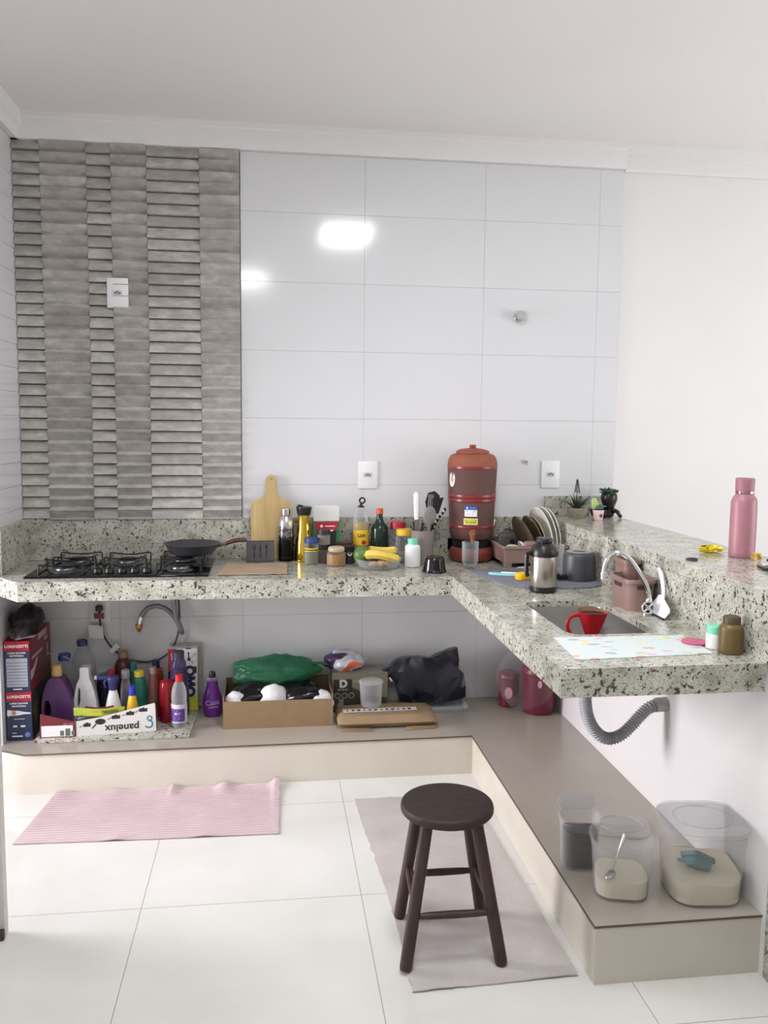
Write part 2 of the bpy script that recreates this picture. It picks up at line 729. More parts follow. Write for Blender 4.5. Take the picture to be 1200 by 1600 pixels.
# ceiling mouldings
mb = MB()
mb.add(p_prism([(0, ZT), (-.028, ZT), (-.03, ZT + .008), (-.03, ZC - .03), (-.036, ZC - .024), (-.036, ZC), (0, ZC)], 0, 2.84),
       Matrix(((0, 0, 1, 0), (1, 0, 0, 0), (0, 1, 0, 0), (0, 0, 0, 1))))
struct(mb.build('trim_1', PAINT))
mb = MB()
mb.add(p_prism([(.03, ZT - .006), (-.0, ZT - .006), (-.012, ZT + .006), (-.012, ZC - .055), (-.022, ZC - .05), (-.022, ZC), (.03, ZC)], 2.84, RX),
       Matrix(((0, 0, 1, 0), (1, 0, 0, 0), (0, 1, 0, 0), (0, 0, 0, 1))))
struct(mb.build('trim_2', PAINT))
mb = MB()
mb.add(p_prism([(0, ZT), (.03, ZT), (.034, ZT + .045), (.05, ZT + .06), (.05, ZC), (0, ZC)], .0, 1.54),
       Matrix(((1, 0, 0, 0), (0, 0, -1, 0), (0, 1, 0, 0), (0, 0, 0, 1))))
struct(mb.build('trim_3', PAINT))

# low plinth under the counters
pp = [(0, -.001), (XW, -.001), (XW, -1.98), (2.014, -1.98), (2.014, -.519), (.12, -.519 - .02), (.012, -.478), (0, -.44)]
pl = struct(part('raised_plinth', p_prism(pp, 0, P - .004), PLINTH))
pp2 = [(0, -.001), (XW, -.001), (XW, -1.986), (2.008, -1.986), (2.008, -.525), (.12, -.545), (.008, -.483), (0, -.44)]
mb = MB()
mb.add(p_prism(pp2, P - .0065, P - .0005), None, 0)
mb.build('plinth_edge', EDGE, pl)
pp3 = [(0, -.001), (XW, -.001), (XW, -1.984), (2.0105, -1.984), (2.0105, -.5225), (.12, -.5425), (.01, -.48), (0, -.44)]
part('plinth_top', p_prism(pp3, P - .0008, P), M('shaded_beige_plinth_top', (176, 168, 157), .2, var=.03, scale=5), pl)  # same beige tile as the front, shade painted in as a darker colour

# half wall carrying the breakfast bar
struct(part('wall_peninsula', p_box(.315, 2.0, HB - .05), M('half_wall_tile', (222, 220, 220), .3, var=.01), xf=X((XW + .1575, -1.0, (HB - .05) / 2))))

# open door leaf at the left edge
dl = struct(part('door_1', p_box(.376, .035, 2.1, .002), M('white_door_paint', (206, 204, 198), .45), xf=X((.148, -1.5475, 1.053))))
mb = MB()
mb.add(p_tube([(.24, -1.566, .77), (.24, -1.60, .77), (.30, -1.602, .77), (.345, -1.60, .772)], .012, 10, radii=[.011, .011, .013, .009]))
mb.add(p_lathe([(0, 0), (.022, 0), (.022, .006), (0, .006)]), X((.24, -1.5655, .77), (PI / 2, 0, 0)))
mb.build('door_handle', wood('dark_wood_handle', (96, 74, 58), (140, 116, 96)), dl)
ws = thing('door_stop', 'dark wooden wedge jammed under the open white door at the left edge', 'door stop', (.31, -1.55, 0))
part('wedge', p_prism([(-.07, -.06), (.028, -.03), (.022, .012), (-.07, .0)], 0, .03, bev=.003), wood('dark_wood_wedge', (46, 36, 28), (72, 56, 42)), ws)

# ------------------------------------------------------------------ ceiling lamps
LAMP = M('lamp_diffuser', (252, 253, 255), .4, var=0, emit=60)
for k, (lx, ly, lw, lh) in enumerate(((1.66, -2.08, .33, .66), (.93, -4.1, .33, .66))):
    t = thing('ceiling_lamp', ('bright white ceiling lamp panel above the worktop floor, mirrored in the wall tiles' if k == 0
                               else 'white ceiling lamp panel farther back behind the photographer'), 'lamp', (lx, ly, ZC))
    part('lamp_frame', p_prism(rrect(lw + .03, lh + .03, .01), -.03, 0, holes=[rrect(lw - .002, lh - .002, .008)]), WHITE_PL, t)
    part('diffuser', p_box(lw - .004, lh - .004, .02), LAMP, t, xf=X((0, 0, -.015)))

# ------------------------------------------------------------------ worktop, sink, bar
ct = thing('countertop', 'speckled grey granite L-shaped worktop with a deep front apron', 'countertop')
sink_c, sink_w, sink_h = (2.191, -1.362), .292, .50
hole = [(x + sink_c[0], y + sink_c[1]) for x, y in rrect(sink_w, sink_h, .055, 6)][::-1]
top = [(0.001, -.001), (XB, -.001), (XB, -1.972), (1.896, -1.972), (1.896, -.577), (.123, -.577), (.018, -.45), (.001, -.40)]
mb = MB()
mb.add(p_prism(top, H - .02, H, holes=[hole]))
skirt = [(1.896, -1.972), (1.896, -.577), (.123, -.577), (.018, -.45), (.001, -.40), (.001, -.36), (.03, -.43), (.135, -.557), (1.916, -.557), (1.916, -1.952), (XB, -1.952), (XB, -1.972)]
mb.add(p_prism(skirt, H - T, H - .02))
mb.build('slab', GRANITE, ct, angle=30)
bs = thing('backsplash', 'low speckled granite backsplash running behind the worktop and along its left end', 'backsplash')
part('back_strip', p_box(XB, .018, .194, .001, 1), GRANITE, bs, xf=X((XB / 2, -.0105, H + .0975 + .0005)))
part('side_strip', p_box(.018, .40, .194, .001, 1), GRANITE, bs, xf=X((.0105, -.215, H + .0975)))

bar = thing('breakfast_bar', 'raised speckled granite bar ledge running along the right side above the sink', 'bar counter')
mb = MB()
mb.add(p_box(XO - XB, 2.62, .045, .0015, 1), X(((XO + XB) / 2, -1.312, HB - .0225)))
mb.build('bar_top', GRANITE, bar)
part('bar_face', p_box(.02, 2.62, HB - .0455 - H), GRANITE, bar, xf=X((XB + .0105, -1.312, (H + HB - .045) / 2)))
part('bar_upstand', p_box(XO - XB, .018, .097, .001, 1), GRANITE, bar, xf=X(((XO + XB) / 2, -.0105, HB + .0485)))
part('bar_end_panel', p_box(.315, .62, HB - .046), GRANITE, bar, xf=X((XW + .1575, -2.312, (HB - .046) / 2)))
mb = MB()
mb.add(p_tube([(0, .022 * math.cos(a), .026 * math.sin(a)) for a in [2 * PI * i / 24 for i in range(24)]], .0018, 6, closed=True))
mb.build('plug_ring', M('pale_ring', (196, 190, 178), .3), bar, loc=(XB - .001, -1.506, .966))

sk = thing('kitchen_sink', 'stainless steel sink bowl set under the granite worktop', 'sink', (sink_c[0], sink_c[1], H))
rings = []
for w, h, r, z in ((sink_w + .03, sink_h + .03, .06, -.0205), (sink_w + .004, sink_h + .004, .056, -.0205), (sink_w, sink_h, .055, -.03), (sink_w - .012, sink_h - .012, .055, -.13),
                   (sink_w - .04, sink_h - .04, .05, -.152), (.09, .09, .0449, -.158), (.05, .05, .0249, -.165)):
    rings.append([(x, y, z) for x, y in rrect(w, h, r, 6)])
bm = bmesh.new()
V = [[bm.verts.new(p) for p in ring] for ring in rings]
for A, B in zip(V, V[1:]):
    for i in range(len(A)):
        j = (i + 1) % len(A)
        bm.faces.new((A[i], A[j], B[j], B[i]))
bm.faces.new(V[-1])
bmesh.ops.recalc_face_normals(bm, faces=bm.faces[:])
part('bowl', bm, M('sink_steel', (176, 174, 172), .22, 1, var=.03), sk)
part('drain_strainer', p_lathe([(0, -.154), (.036, -.156), (.042, -.160), (.042, -.164), (0, -.164)]), CHROME, sk)

fc = thing('faucet', 'chrome gooseneck faucet with a round spoked handle behind the sink', 'faucet', (2.425, -1.345, H))
part('base_flange', p_lathe(chaikin([(.024, 0), (.024, .005), (.013, .010), (.012, .05), (.0095, .056), (0, .056)], 1)), CHROME, fc)
sp = smooth_path([(0, 0, .05), (-.004, .004, .085), (-.022, .012, .125), (-.052, .03, .175), (-.078, .04, .200), (-.100, .05, .206), (-.122, .06, .194), (-.134, .066, .168), (-.139, .068, .135)], 5)
part('spout', p_tube(sp, .0095, 12), CHROME, fc)
part('spout_tip', p_lathe([(0, 0), (.012, 0), (.012, .022), (.0095, .026), (0, .026)], 16), CHROME, fc, loc=(-.139, .068, .112))
mb = MB()
mb.add(p_tube([(.021 * math.cos(a), 0, .021 * math.sin(a)) for a in [2 * PI * i / 28 for i in range(28)]], .0034, 8, closed=True))
for k in range(4):
    a = PI / 4 + k * PI / 2
    mb.add(p_tube([(.004 * math.cos(a), 0, .004 * math.sin(a)), (.02 * math.cos(a), 0, .02 * math.sin(a))], .003, 6))
mb.add(p_lathe([(0, -.004), (.008, -.004), (.008, .004), (0, .004)], 16), X((0, 0, 0), (PI / 2, 0, 0)))
mb.build('spoked_handle', M('pale_chrome', (206, 206, 208), .25, .6), fc, loc=(-.020, -.040, .030))
part('valve_body', p_tube([(-.020, -.034, .030), (-.017, -.024, .030), (0, 0, .030)], .018, 16, radii=[.016, .016, .010]), M('dark_valve_metal', (40, 40, 42), .3, .5), fc)

sr = thing('squeegee', 'white plastic sink squeegee with a wide blade leaning on the granite bar face', 'squeegee', (0, 0, 0))
hp = smooth_path([(2.470, -1.316, 1.050), (2.466, -1.345, 1.035), (2.462, -1.372, .998), (2.455, -1.392, .962)], 5)
part('handle', p_tube(hp, .008, 8, radii=[.0095 - .004 * i / len(hp) for i in range(len(hp))]), WHITE_PL, sr)
bm = p_prism([(-1.368, .972), (-1.400, .962), (-1.452, .938), (-1.458, .926), (-1.446, .9035), (-1.318, .9035), (-1.334, .940), (-1.352, .966)], -.0025, .0025, bev=.0015)
for v in bm.verts:
    y_, z_, x_ = v.co
    v.co = Vector((x_ + 2.432 + (z_ - .9035) * .36 + (y_ + 1.39) ** 2 * 1.2, y_, z_))
part('blade', bm, WHITE_PL, sr)
part('rubber_lip', p_box(.006, .13, .006), BLACK, sr, xf=X((2.432, -1.382, .9030)))

# ------------------------------------------------------------------ sockets and wall fittings
def socket(x, z, label, plugged=False):
    t = thing('wall_socket', label, 'socket', (x, -.0005 if x > 1 or z < 1 else -.021, z), group='white wall sockets')
    part('cover_plate', p_box(.094, .009, .134, .003), WHITE_PL, t, xf=X((0, -.0045, 0)))
    part('socket_module', p_box(.046, .006, .026, .001, 1), M('module_white', (214, 214, 212), .4), t, xf=X((0, -.0082, 0)))
    hexa = [(-.018, 0), (-.009, -.009), (.009, -.009), (.018, 0), (.009, .009), (-.009, .009)]
    part('socket_recess', p_prism(hexa, 0, .0014), M('recess_grey', (176, 176, 176), .6), t, xf=X((0, -.0105, 0), (PI / 2, 0, 0)))
    for px, pz in ((-.010, -.0015), (0, .003), (.010, -.0015)):
        part('pin_hole', p_lathe([(0, 0), (.0034, 0), (.0034, .001), (0, .001)], 10), INK, t, xf=X((px, -.0118, pz), (PI / 2, 0, 0)))
    return t


socket(.4455, 2.124, 'white wall socket on the grey slatted cladding above the hob')
socket(1.595, 1.300, 'white wall socket on the plain tiles left of the clay water filter')
socket(2.507, 1.304, 'white wall socket on the tiles above the plates, right of the clay filter')
socket(.332, .668, 'white wall socket below the worktop with a black plug in it')

t = thing('valve_cover', 'chrome stub valve with a grey cap on the upper white tiles', 'valve', (2.33, -.001, 2.068))
part('rosette', p_lathe(chaikin([(0, 0), (.030, 0), (.030, .006), (.018, .022), (.016, .024), (0, .024)], 1)), CHROME, t, rot=(PI / 2, 0, 0))
part('valve_cap', p_lathe(chaikin([(.019, .02), (.022, .024), (.022, .055), (.019, .06), (0, .06)], 1)), M('grey_valve_cap', (176, 174, 174), .35), t, rot=(PI / 2, 0, 0))
t = thing('wall_hook', 'tiny round white hook with a grey centre on the tiles above the plates', 'hook', (2.381, -.001, 1.368))
part('hook_disc', p_lathe(chaikin([(0, 0), (.013, 0), (.013, .006), (.008, .012), (0, .012)], 1), 20), WHITE_PL, t, rot=(PI / 2, 0, 0))
part('hook_peg', p_lathe([(0, .01), (.006, .01), (.006, .022), (0, .022)], 14), M('hook_grey', (150, 150, 150), .4), t, rot=(PI / 2, 0, 0))


# ------------------------------------------------------------------ general vessels
def liner(prof, d=.0015, top=None):
    """contents that fill a vessel profile up to height top"""
    out = []
    for r, z in prof:
        if top is not None and z > top:
            break
        out.append((max(r - d, 0), z + (d if not out else 0)))
    if top is not None and out:
        out.append((out[-1][0], max(top, out[-1][1])))
    out.append((0, out[-1][1]))
    return [(0, out[0][1])] + out


def vessel(name, label, cat, x, y, z, prof, mat, cap=None, cap_mat=None, content=None, content_mat=None, group=None, rz=0, sy=1, soft=2,
           body='body', cap_name='cap', labels=(), content_name='contents'):
    """turned jar or bottle: body, cap, contents and printed label bands as parts"""
    t = thing(name, label, cat, (x, y, z), rz, group)
    sm = chaikin(prof, soft) if soft else prof
    xf = X(sc=(1, sy, 1))
    part(body, p_lathe(sm), mat, t, xf=xf)
    if content is not None:
        part(content_name, p_lathe(liner(sm, .002, content)), content_mat, t, xf=xf)
    if cap:
        part(cap_name, p_lathe(cap, 28), cap_mat, t, xf=xf)
    for nm, r, z0, z1, a0, a1, lm in labels:
        part(nm, p_lathe([(r + .0006, z0), (r + .0006, z1)], 20, R_(a0), R_(a1)), lm, t, xf=xf)
    return t


def capprof(r, z0, z1, e=.002):
    return [(0, z0), (r, z0), (r, z1 - e), (r - e, z1), (0, z1)]


def screw(r, z0, z1):
    return [(0, z0), (r, z0), (r, z1), (r * .96, z1), (0, z1)]


# ------------------------------------------------------------------ hob and pan
hob = thing('gas_hob', 'black glass gas hob with wire pan supports set in the left end of the worktop', 'hob', (.497, -.27, H))
part('glass_top', p_box(.745, .455, .008, .003), BLACK_GLASS, hob, xf=X((0, 0, .0042)))
burners = ((-.235, -.105, .95), (-.225, .11, 1.12), (-.005, .085, 1.12), (.245, -.105, .9), (.235, .11, 1.05))
ENAMEL = M('grey_burner_metal', (112, 112, 116), .3, .9)


def support(bx, by, w, d):
    g = MB()
    h = .048
    for s in (-1, 1):
        g.add(p_tube(smooth_path([(bx - w, by + s * d, .010), (bx - w, by + s * d, h - .008), (bx - w + .008, by + s * d, h), (bx - w * .3, by + s * d * .95, h - .006), (bx + w * .3, by + s * d * .95, h - .006),
                                  (bx + w - .008, by + s * d, h), (bx + w, by + s * d, h - .008), (bx + w, by + s * d, .010)], 4), .0032, 8))
        g.add(p_tube(smooth_path([(bx + s * w, by - d, .012), (bx + s * w, by, .010), (bx + s * w, by + d, .012)], 3), .003, 8))
        g.add(p_tube(smooth_path([(bx + s * w * .82, by - d * .9, h - .012), (bx + s * w * .8, by, h - .003), (bx + s * w * .82, by + d * .9, h - .012)], 3), .003, 8))
    return g


for bx, by, k in burners:
    b_ = part('burner', p_lathe(chaikin([(0, 0), (.062 * k, 0), (.058 * k, .006), (.045 * k, .008), (.043 * k, .018), (.036 * k, .021), (0, .021)], 1)), ENAMEL, hob, loc=(bx, by, .008))
    part('burner_cap', p_lathe(chaikin([(0, .021), (.034 * k, .021), (.034 * k, .026), (.028 * k, .029), (0, .029)], 1), flute=.02, nfl=20), BLACK_SATIN, b_)
    support(bx, by, .090, .072).build('pan_support', BLACK_SATIN, hob)
for kx in (-.092, -.045, .008, .06, .11):
    k_ = part('knob', p_lathe(chaikin([(0, 0), (.020, 0), (.019, .010), (.016, .020), (0, .021)], 1)), BLACK, hob, loc=(kx, -.145, .008))
    part('knob_grip', p_box(.006, .030, .010, .002), BLACK, k_, xf=X((0, 0, .024)))

pan = thing('frying_pan', 'dark grey frying pan with a brown wooden handle on the rear right burner', 'frying pan', (.775, -.165, H + .0485))
part('pan_body', p_lathe(chaikin([(0, 0), (.088, 0), (.096, .006), (.125, .046), (.130, .048), (.126, .050), (.122, .047), (.092, .012), (.085, .008), (0, .008)], 1), 40), DARK_GREY, pan)
part('handle_bracket', p_tube(smooth_path([(.112, 0, .032), (.14, -.002, .042), (.165, -.004, .049)], 4), .011, 10, flat=.6), M('pan_bracket', (120, 116, 110), .4, .6), pan)
part('handle', p_tube(smooth_path([(.150, -.003, .044), (.18, -.005, .056), (.21, -.008, .062), (.245, -.01, .062)], 5), .012, 12, flat=.75, radii=[.011 + .003 * math.sin(i / 15 * PI) for i in range(16)]),
     wood('red_brown_wood', (66, 36, 30), (100, 60, 50)), pan)

# ------------------------------------------------------------------ things along the back of the worktop
WOOD_L = wood('pale_board_wood', (168, 142, 92), (194, 170, 118), .5, (22, 22, 1.6))
cb = thing('cutting_board', 'pale wooden paddle cutting board leaning upright against the backsplash', 'cutting board', (1.133, -.078, H + .001), rx=-R_(7))
poly = [(-.094, 0), (.094, 0), (.096, .02), (.096, .255), (.092, .272), (.078, .282), (.045, .294), (.030, .312), (.025, .335), (.026, .375), (.020, .394), (.008, .402),
        (-.008, .402), (-.020, .394), (-.026, .375), (-.025, .335), (-.030, .312), (-.045, .294), (-.078, .282), (-.092, .272), (-.096, .255), (-.096, .02)]
hol = [(.0045 * math.cos(a), .381 + .0045 * math.sin(a)) for a in [2 * PI * i / 10 for i in range(10)]][::-1]
part('board', p_prism(poly, 0, .016, holes=[hol], bev=.002), WOOD_L, cb, xf=X((0, .016, 0), (PI / 2, 0, 0)))

nh = thing('napkin_holder', 'dark grey napkin holder with cut-out fork, knife and spoon, before the cutting board', 'napkin holder', (1.081, -.125, H))
part('base', p_box(.128, .042, .006, .002), DARK_GREY, nh, xf=X((0, 0, .003)))
fr = part('front_panel', p_box(.128, .003, .092, .001, 1), M('slate_grey_plastic', (84, 84, 88), .4), nh, xf=X((0, -.018, .052)))
part('back_panel', p_box(.128, .003, .092, .001, 1), M('slate_grey_plastic', (84, 84, 88), .4), nh, xf=X((0, .018, .052)))
mb = MB()
for i, cx in enumerate((-.028, 0, .028)):
    if i == 0:
        for dx in (-.006, 0, .006):
            mb.add(p_box(.0026, .0012, .016), X((cx + dx, -.0199, .075)))
        mb.add(p_box(.014, .0012, .004), X((cx, -.0199, .066)))
        mb.add(p_box(.0038, .0012, .044), X((cx, -.0199, .042)))
    elif i == 1:
        mb.add(p_prism([(-.0022, .02), (.0022, .02), (.0026, .085), (-.003, .076)], 0, .0012), X((cx, -.0193, 0), (PI / 2, 0, 0)))
    else:
        mb.add(p_prism([(.0055 * math.cos(a), .0105 * math.sin(a)) for a in [2 * PI * k / 14 for k in range(14)]], 0, .0012), X((cx, -.0193, .074), (PI / 2, 0, 0)))
        mb.add(p_box(.0038, .0012, .05), X((cx, -.0199, .044)))
mb.build('cutout', INK, nh)


def placemat_sheet(corners, z, th, nx, ny, amp, seed, rag=0):
    a, b, c, d = [Vector((*q, 0)) for q in corners]

    def fn(u, v):
        p_ = a.lerp(b, u).lerp(d.lerp(c, u), v)
        w = amp * (noise.noise(Vector((p_.x * 14 + seed, p_.y * 14, seed))) + .6)
        r = rag * noise.noise(Vector((p_.x * 40, p_.y * 40, seed)))
        return (p_.x + r * (u < .01 or u > .99), p_.y + r * (v < .01 or v > .99), z + max(w, 0))
    return solid(p_grid(nx, ny, fn), th)


cl = part('cloth_placemat', placemat_sheet([(.905, -.485), (1.197, -.477), (1.204, -.175), (.93, -.185)], H + .0035, .0025, 30, 24, .003, 3, .005), rug_mat('beige_cloth', (160, 138, 118), (182, 160, 138), 1, 900, .3))
tag(cl, 'beige cloth placemat with ragged edges lying on the worktop beside the hob', 'placemat')

tb = thing('thermal_bottle', 'slim black and silver patterned thermal bottle standing by the cutting board', 'bottle', (1.200, -.10, H))
part('bottle_body', p_lathe(chaikin([(0, 0), (.034, 0), (.036, .004), (.036, .165), (.034, .19), (.024, .208), (.021, .214), (0, .214)], 2)),
     banded('black_to_silver_flower_pattern', [(0, (14, 14, 16)), (.45, (22, 22, 24)), (.56, (150, 148, 148)), (.63, (36, 36, 38)), (.70, (178, 176, 176)), (1, (200, 198, 198))], .3, .7, scale=4.2, noisy=42, interp='LINEAR'), tb)
part('screw_cap', p_lathe(chaikin([(0, .214), (.0215, .214), (.0215, .245), (.019, .250), (0, .250)], 1)), STEEL, tb)
part('base_band', p_lathe([(.0365, .018), (.0365, .021)]), M('base_band_black', (40, 40, 44), .3), tb)

GOLD = M('mirror_gold', (214, 178, 74), .12, 1, var=.05)
cf = thing('carafe', 'shiny gold waisted carafe with a black pouring lid', 'carafe', (1.284, -.115, H))
part('carafe_body', p_lathe(chaikin([(0, 0), (.038, 0), (.044, 0), (.0445, .012), (.043, .06), (.034, .13), (.0275, .18), (.0285, .21), (.030, .222), (0, .222)], 2)), GOLD, cf)
part('pouring_lid', p_lathe(chaikin([(0, .216), (.0295, .216), (.037, .252), (.036, .258), (0, .258)], 1)), BLACK, cf)
part('lid_spout', p_box(.026, .018, .010, .004), BLACK, cf, xf=X((-.018, 0, .261), (0, .12, 0)))

bx = thing('tea_box', 'open carton with red front, green sides and raised white flap behind the jars', 'box', (1.390, -.085, H))
GREEN_CARD = M('green_printed_card', (36, 122, 72), .5)
part('carton_body', p_box(.125, .05, .186, .001, 1), GREEN_CARD, bx, xf=X((0, 0, .093)))
part('open_flap', p_prism([(-.06, 0), (.06, 0), (.0605, .068), (.05, .074), (-.05, .074), (-.0605, .068)], 0, .002), WHITE_CARD, bx, xf=X((0, .0, .186), (PI / 2 - .05, 0, 0)))
fp = part('red_front', p_prism([(-.058, .185), (.058, .185), (.05, .15), (.0, .125), (-.012, .118), (-.044, .12)], 0, .0008), RED_INK, bx, xf=X((0, -.0252, 0), (PI / 2, 0, 0)))
part('dark_picture', p_prism([(-.012, .118), (.0, .125), (.047, .148), (.04, .02), (-.036, .02), (-.044, .12)], 0, .0007), M('dark_leaf_print', (26, 34, 36), .5), bx, xf=X((0, -.0252, 0), (PI / 2, 0, 0)))
part('white_emblem', p_prism([(-.032, .164), (-.024, .172), (-.016, .164), (-.024, .156)], 0, .0006, holes=[[(-.027, .164), (-.024, .161), (-.021, .164), (-.024, .167)]]), WHITE_INK, fp, xf=X((0, -.0262, 0), (PI / 2, 0, 0)))
mb = MB()
for k in range(2):
    mb.add(p_box(.026 - .006 * k, .0006, .004), X((.006 + .024 * k, -.0264, .164)))
mb.add(p_box(.022, .0006, .006), X((.020, -.0264, .144), (0, .04, 0)))
mb.build('white_text_lines', WHITE_INK, fp)

jar_p = [(0, 0), (.030, 0), (.032, .004), (.032, .074), (.027, .086), (.026, .094), (0, .094)]
vessel('spice_jar', 'jar of grey-green seasoning with a blue lid and yellow label, before the carafe', 'jar', 1.315, -.195, H,
       [(0, 0), (.031, 0), (.033, .004), (.033, .085), (.030, .098), (0, .098)], GLASS, screw(.033, .098, .121), M('blue_lid', (44, 66, 128), .4), .058, M('grey_green_seasoning', (120, 124, 96), .9, bump=.5),
       'spice jars on the worktop', cap_name='lid', labels=(('yellow_label', .0332, .060, .076, 180, 360, M('yellow_label_paper', (214, 196, 60), .5)), ('black_print_line', .0336, .065, .070, 195, 345, INK)))
vessel('spice_jar', 'jar of brown spice with a black lid, under a second jar behind the honey jar', 'jar', 1.374, -.165, H,
       [(0, 0), (.029, 0), (.031, .004), (.031, .060), (.028, .066), (0, .066)], GLASS, screw(.031, .066, .084), BLACK, .062, M('brown_spice', (96, 62, 48), .9, bump=.4), 'spice jars on the worktop', cap_name='lid')
vessel('spice_jar', 'small jar of grey spice with a dark lid stacked on another jar before the carton', 'jar', 1.374, -.165, H + .0845,
       [(0, 0), (.028, 0), (.030, .004), (.030, .044), (.028, .05), (0, .05)], GLASS, screw(.0295, .05, .071), M('dark_plum_lid', (46, 36, 42), .45), .044, M('grey_spice', (132, 120, 104), .9, bump=.4), 'spice jars on the worktop', cap_name='lid')
vessel('honey_jar', 'squat jar of amber honey with a pale lid in front of the jars', 'jar', 1.426, -.245, H,
       [(0, 0), (.040, 0), (.044, .005), (.044, .052), (.038, .064), (0, .064)], GLASS, chaikin([(0, .064), (.038, .064), (.038, .080), (.033, .086), (0, .086)], 1), CLEAR('cream_lid_plastic', (216, 202, 160), .62, .25), .052, M('amber_honey', (170, 122, 50), .35), cap_name='lid', content_name='honey')
jd = vessel('spice_jar', 'little dark jar with a white swirl mark between the honey jar and the fruit', 'jar', 1.490, -.195, H,
            [(0, 0), (.025, 0), (.027, .004), (.027, .052), (.022, .06), (0, .06)], M('smoky_dark_glass', (44, 44, 46), .15), screw(.024, .06, .080), BLACK, group='spice jars on the worktop', cap_name='lid')
part('white_mark', wrap(p_prism([(.010 * math.cos(a), .052 + .012 * math.sin(a)) for a in [PI * k / 10 + PI for k in range(11)]] + [(.006 * math.cos(a), .053 + .008 * math.sin(a)) for a in [2 * PI - PI * k / 10 for k in range(11)]], 0, .0005), .001) if False else
     wrap(MB().add(p_prism([(.011 * math.cos(a), .011 * math.sin(a)) for a in [PI + PI * k / 10 for k in range(11)]] + [(.006 * math.cos(a), .006 * math.sin(a)) for a in [2 * PI - PI * k / 10 for k in range(11)]], 0, .0006), X((0, -.0004, .05), (PI / 2, 0, 0))).bm, .0272), WHITE_INK, jd)
mt = thing('spice_tin', 'low dark maroon tin tucked between the jars and the oil bottle', 'tin', (1.468, -.118, H))
part('tin_body', p_box(.084, .05, .080, .004), M('maroon_tin', (92, 48, 50), .4), mt, xf=X((0, 0, .040)))
part('tin_lid', p_box(.086, .052, .010, .003), M('maroon_tin_lid', (74, 38, 42), .4), mt, xf=X((0, 0, .085)))

OIL = CLEAR('yellow_oil', (214, 176, 50), .62, .1, .2, (240, 214, 120))
ob_ = vessel('oil_bottle', 'clear bottle of yellow cooking oil with a black pourer and yellow label', 'bottle', 1.553, -.098, H,
             [(0, 0), (.035, 0), (.037, .006), (.037, .07), (.035, .10), (.037, .13), (.037, .19), (.030, .228), (.014, .246), (.012, .254), (0, .254)], PLASTIC,
             [(0, .252), (.016, .252), (.016, .258), (.008, .260), (.006, .270), (0, .270)], BLACK, .18, OIL, cap_name='pourer_base', content_name='oil',
             labels=(('yellow_label', .0374, .075, .146, 190, 350, M('bright_yellow_label', (228, 188, 34), .45)),))
part('pourer_ring', p_lathe([(.009, -.005), (.016, -.006), (.016, .006), (.009, .005), (.009, -.005)], 20), BLACK, ob_, loc=(.006, 0, .284), rot=(PI / 2, 0, 0))
part('label_text', wrap(MB().add(p_text('Liza', .024, .0006, .0006), X((0, -.0006, .122), (0, -.1, 0))).bm, .0382), NAVY_INK, ob_)
part('red_fruit_print', wrap(MB().add(p_prism([(.012 * math.cos(a), .010 * math.sin(a)) for a in [2 * PI * k / 14 for k in range(14)]], 0, .0008), X((.012, -.0002, .088), (PI / 2, 0, 0))).bm, .038), RED_INK, ob_)

ob_x = vessel('sauce_bottle', 'dark green glass bottle with an orange cap beside the oil bottle', 'bottle', 1.642, -.105, H,
              [(0, 0), (.039, 0), (.042, .005), (.042, .135), (.038, .160), (.020, .185), (.0145, .205), (.0145, .230), (0, .230)], M('dark_green_glass', (26, 44, 36), .08), capprof(.0165, .222, .247), M('orange_cap', (214, 92, 44), .45))

RED_LID = M('red_lid', (172, 34, 52), .4)
vessel('storage_jar', 'empty-looking glass jar with a red lid at the back of the worktop', 'jar', 1.732, -.095, H,
       [(0, 0), (.039, 0), (.042, .006), (.042, .125), (.036, .15), (0, .15)], GLASS, screw(.037, .15, .182), RED_LID, .03, M('pale_grey_contents', (150, 148, 140), .8), 'glass storage jars with coloured lids', cap_name='lid')
vessel('storage_jar', 'glass jar with a yellow lid next to the utensil holder', 'jar', 1.749, -.175, H,
       [(0, 0), (.038, 0), (.041, .006), (.041, .105), (.035, .128), (0, .128)], GLASS, screw(.037, .128, .156), M('yellow_lid', (224, 180, 52), .4), .045, M('olive_grey_contents', (132, 130, 112), .8), 'glass storage jars with coloured lids', cap_name='lid')
part('bowl', p_lathe(chaikin([(0, 0), (.045, 0), (.062, .05), (.060, .052), (.043, .005), (0, .005)], 1)), M('navy_plastic', (30, 36, 66), .3),
     tag(thing('dish', 'navy blue dish half hidden behind the fruit bowl', 'dish', (1.632, -.19, H)), 'navy blue dish half hidden behind the fruit bowl', 'dish'))

fb = thing('fruit_bowl', 'shallow clear glass bowl holding bananas and a green fruit', 'bowl', (1.609, -.335, H))
part('bowl', p_lathe(chaikin([(0, 0), (.07, 0), (.088, .008), (.104, .040), (.107, .046), (.103, .046), (.086, .012), (.068, .004), (0, .004)], 1), 36), GLASS, fb)
mg = thing('mango', 'green and yellow round fruit at the left of the glass bowl', 'fruit', (1.537, -.315, H + .056))
part('fruit_flesh', p_ball(.040, .036, .040, 3, .03, 1.5, 2), banded('green_yellow_skin', [(0, (84, 116, 52)), (.5, (118, 142, 62)), (1, (196, 178, 84))], .4, scale=.1, axis=1, interp='LINEAR', noisy=11), mg)
part('fruit_stem', p_tube([(0, 0, .034), (.002, 0, .044)], .003, 6), KRAFT_IN, mg)
BANANA = M('banana_skin', (226, 196, 88), .5, var=.12, scale=25)


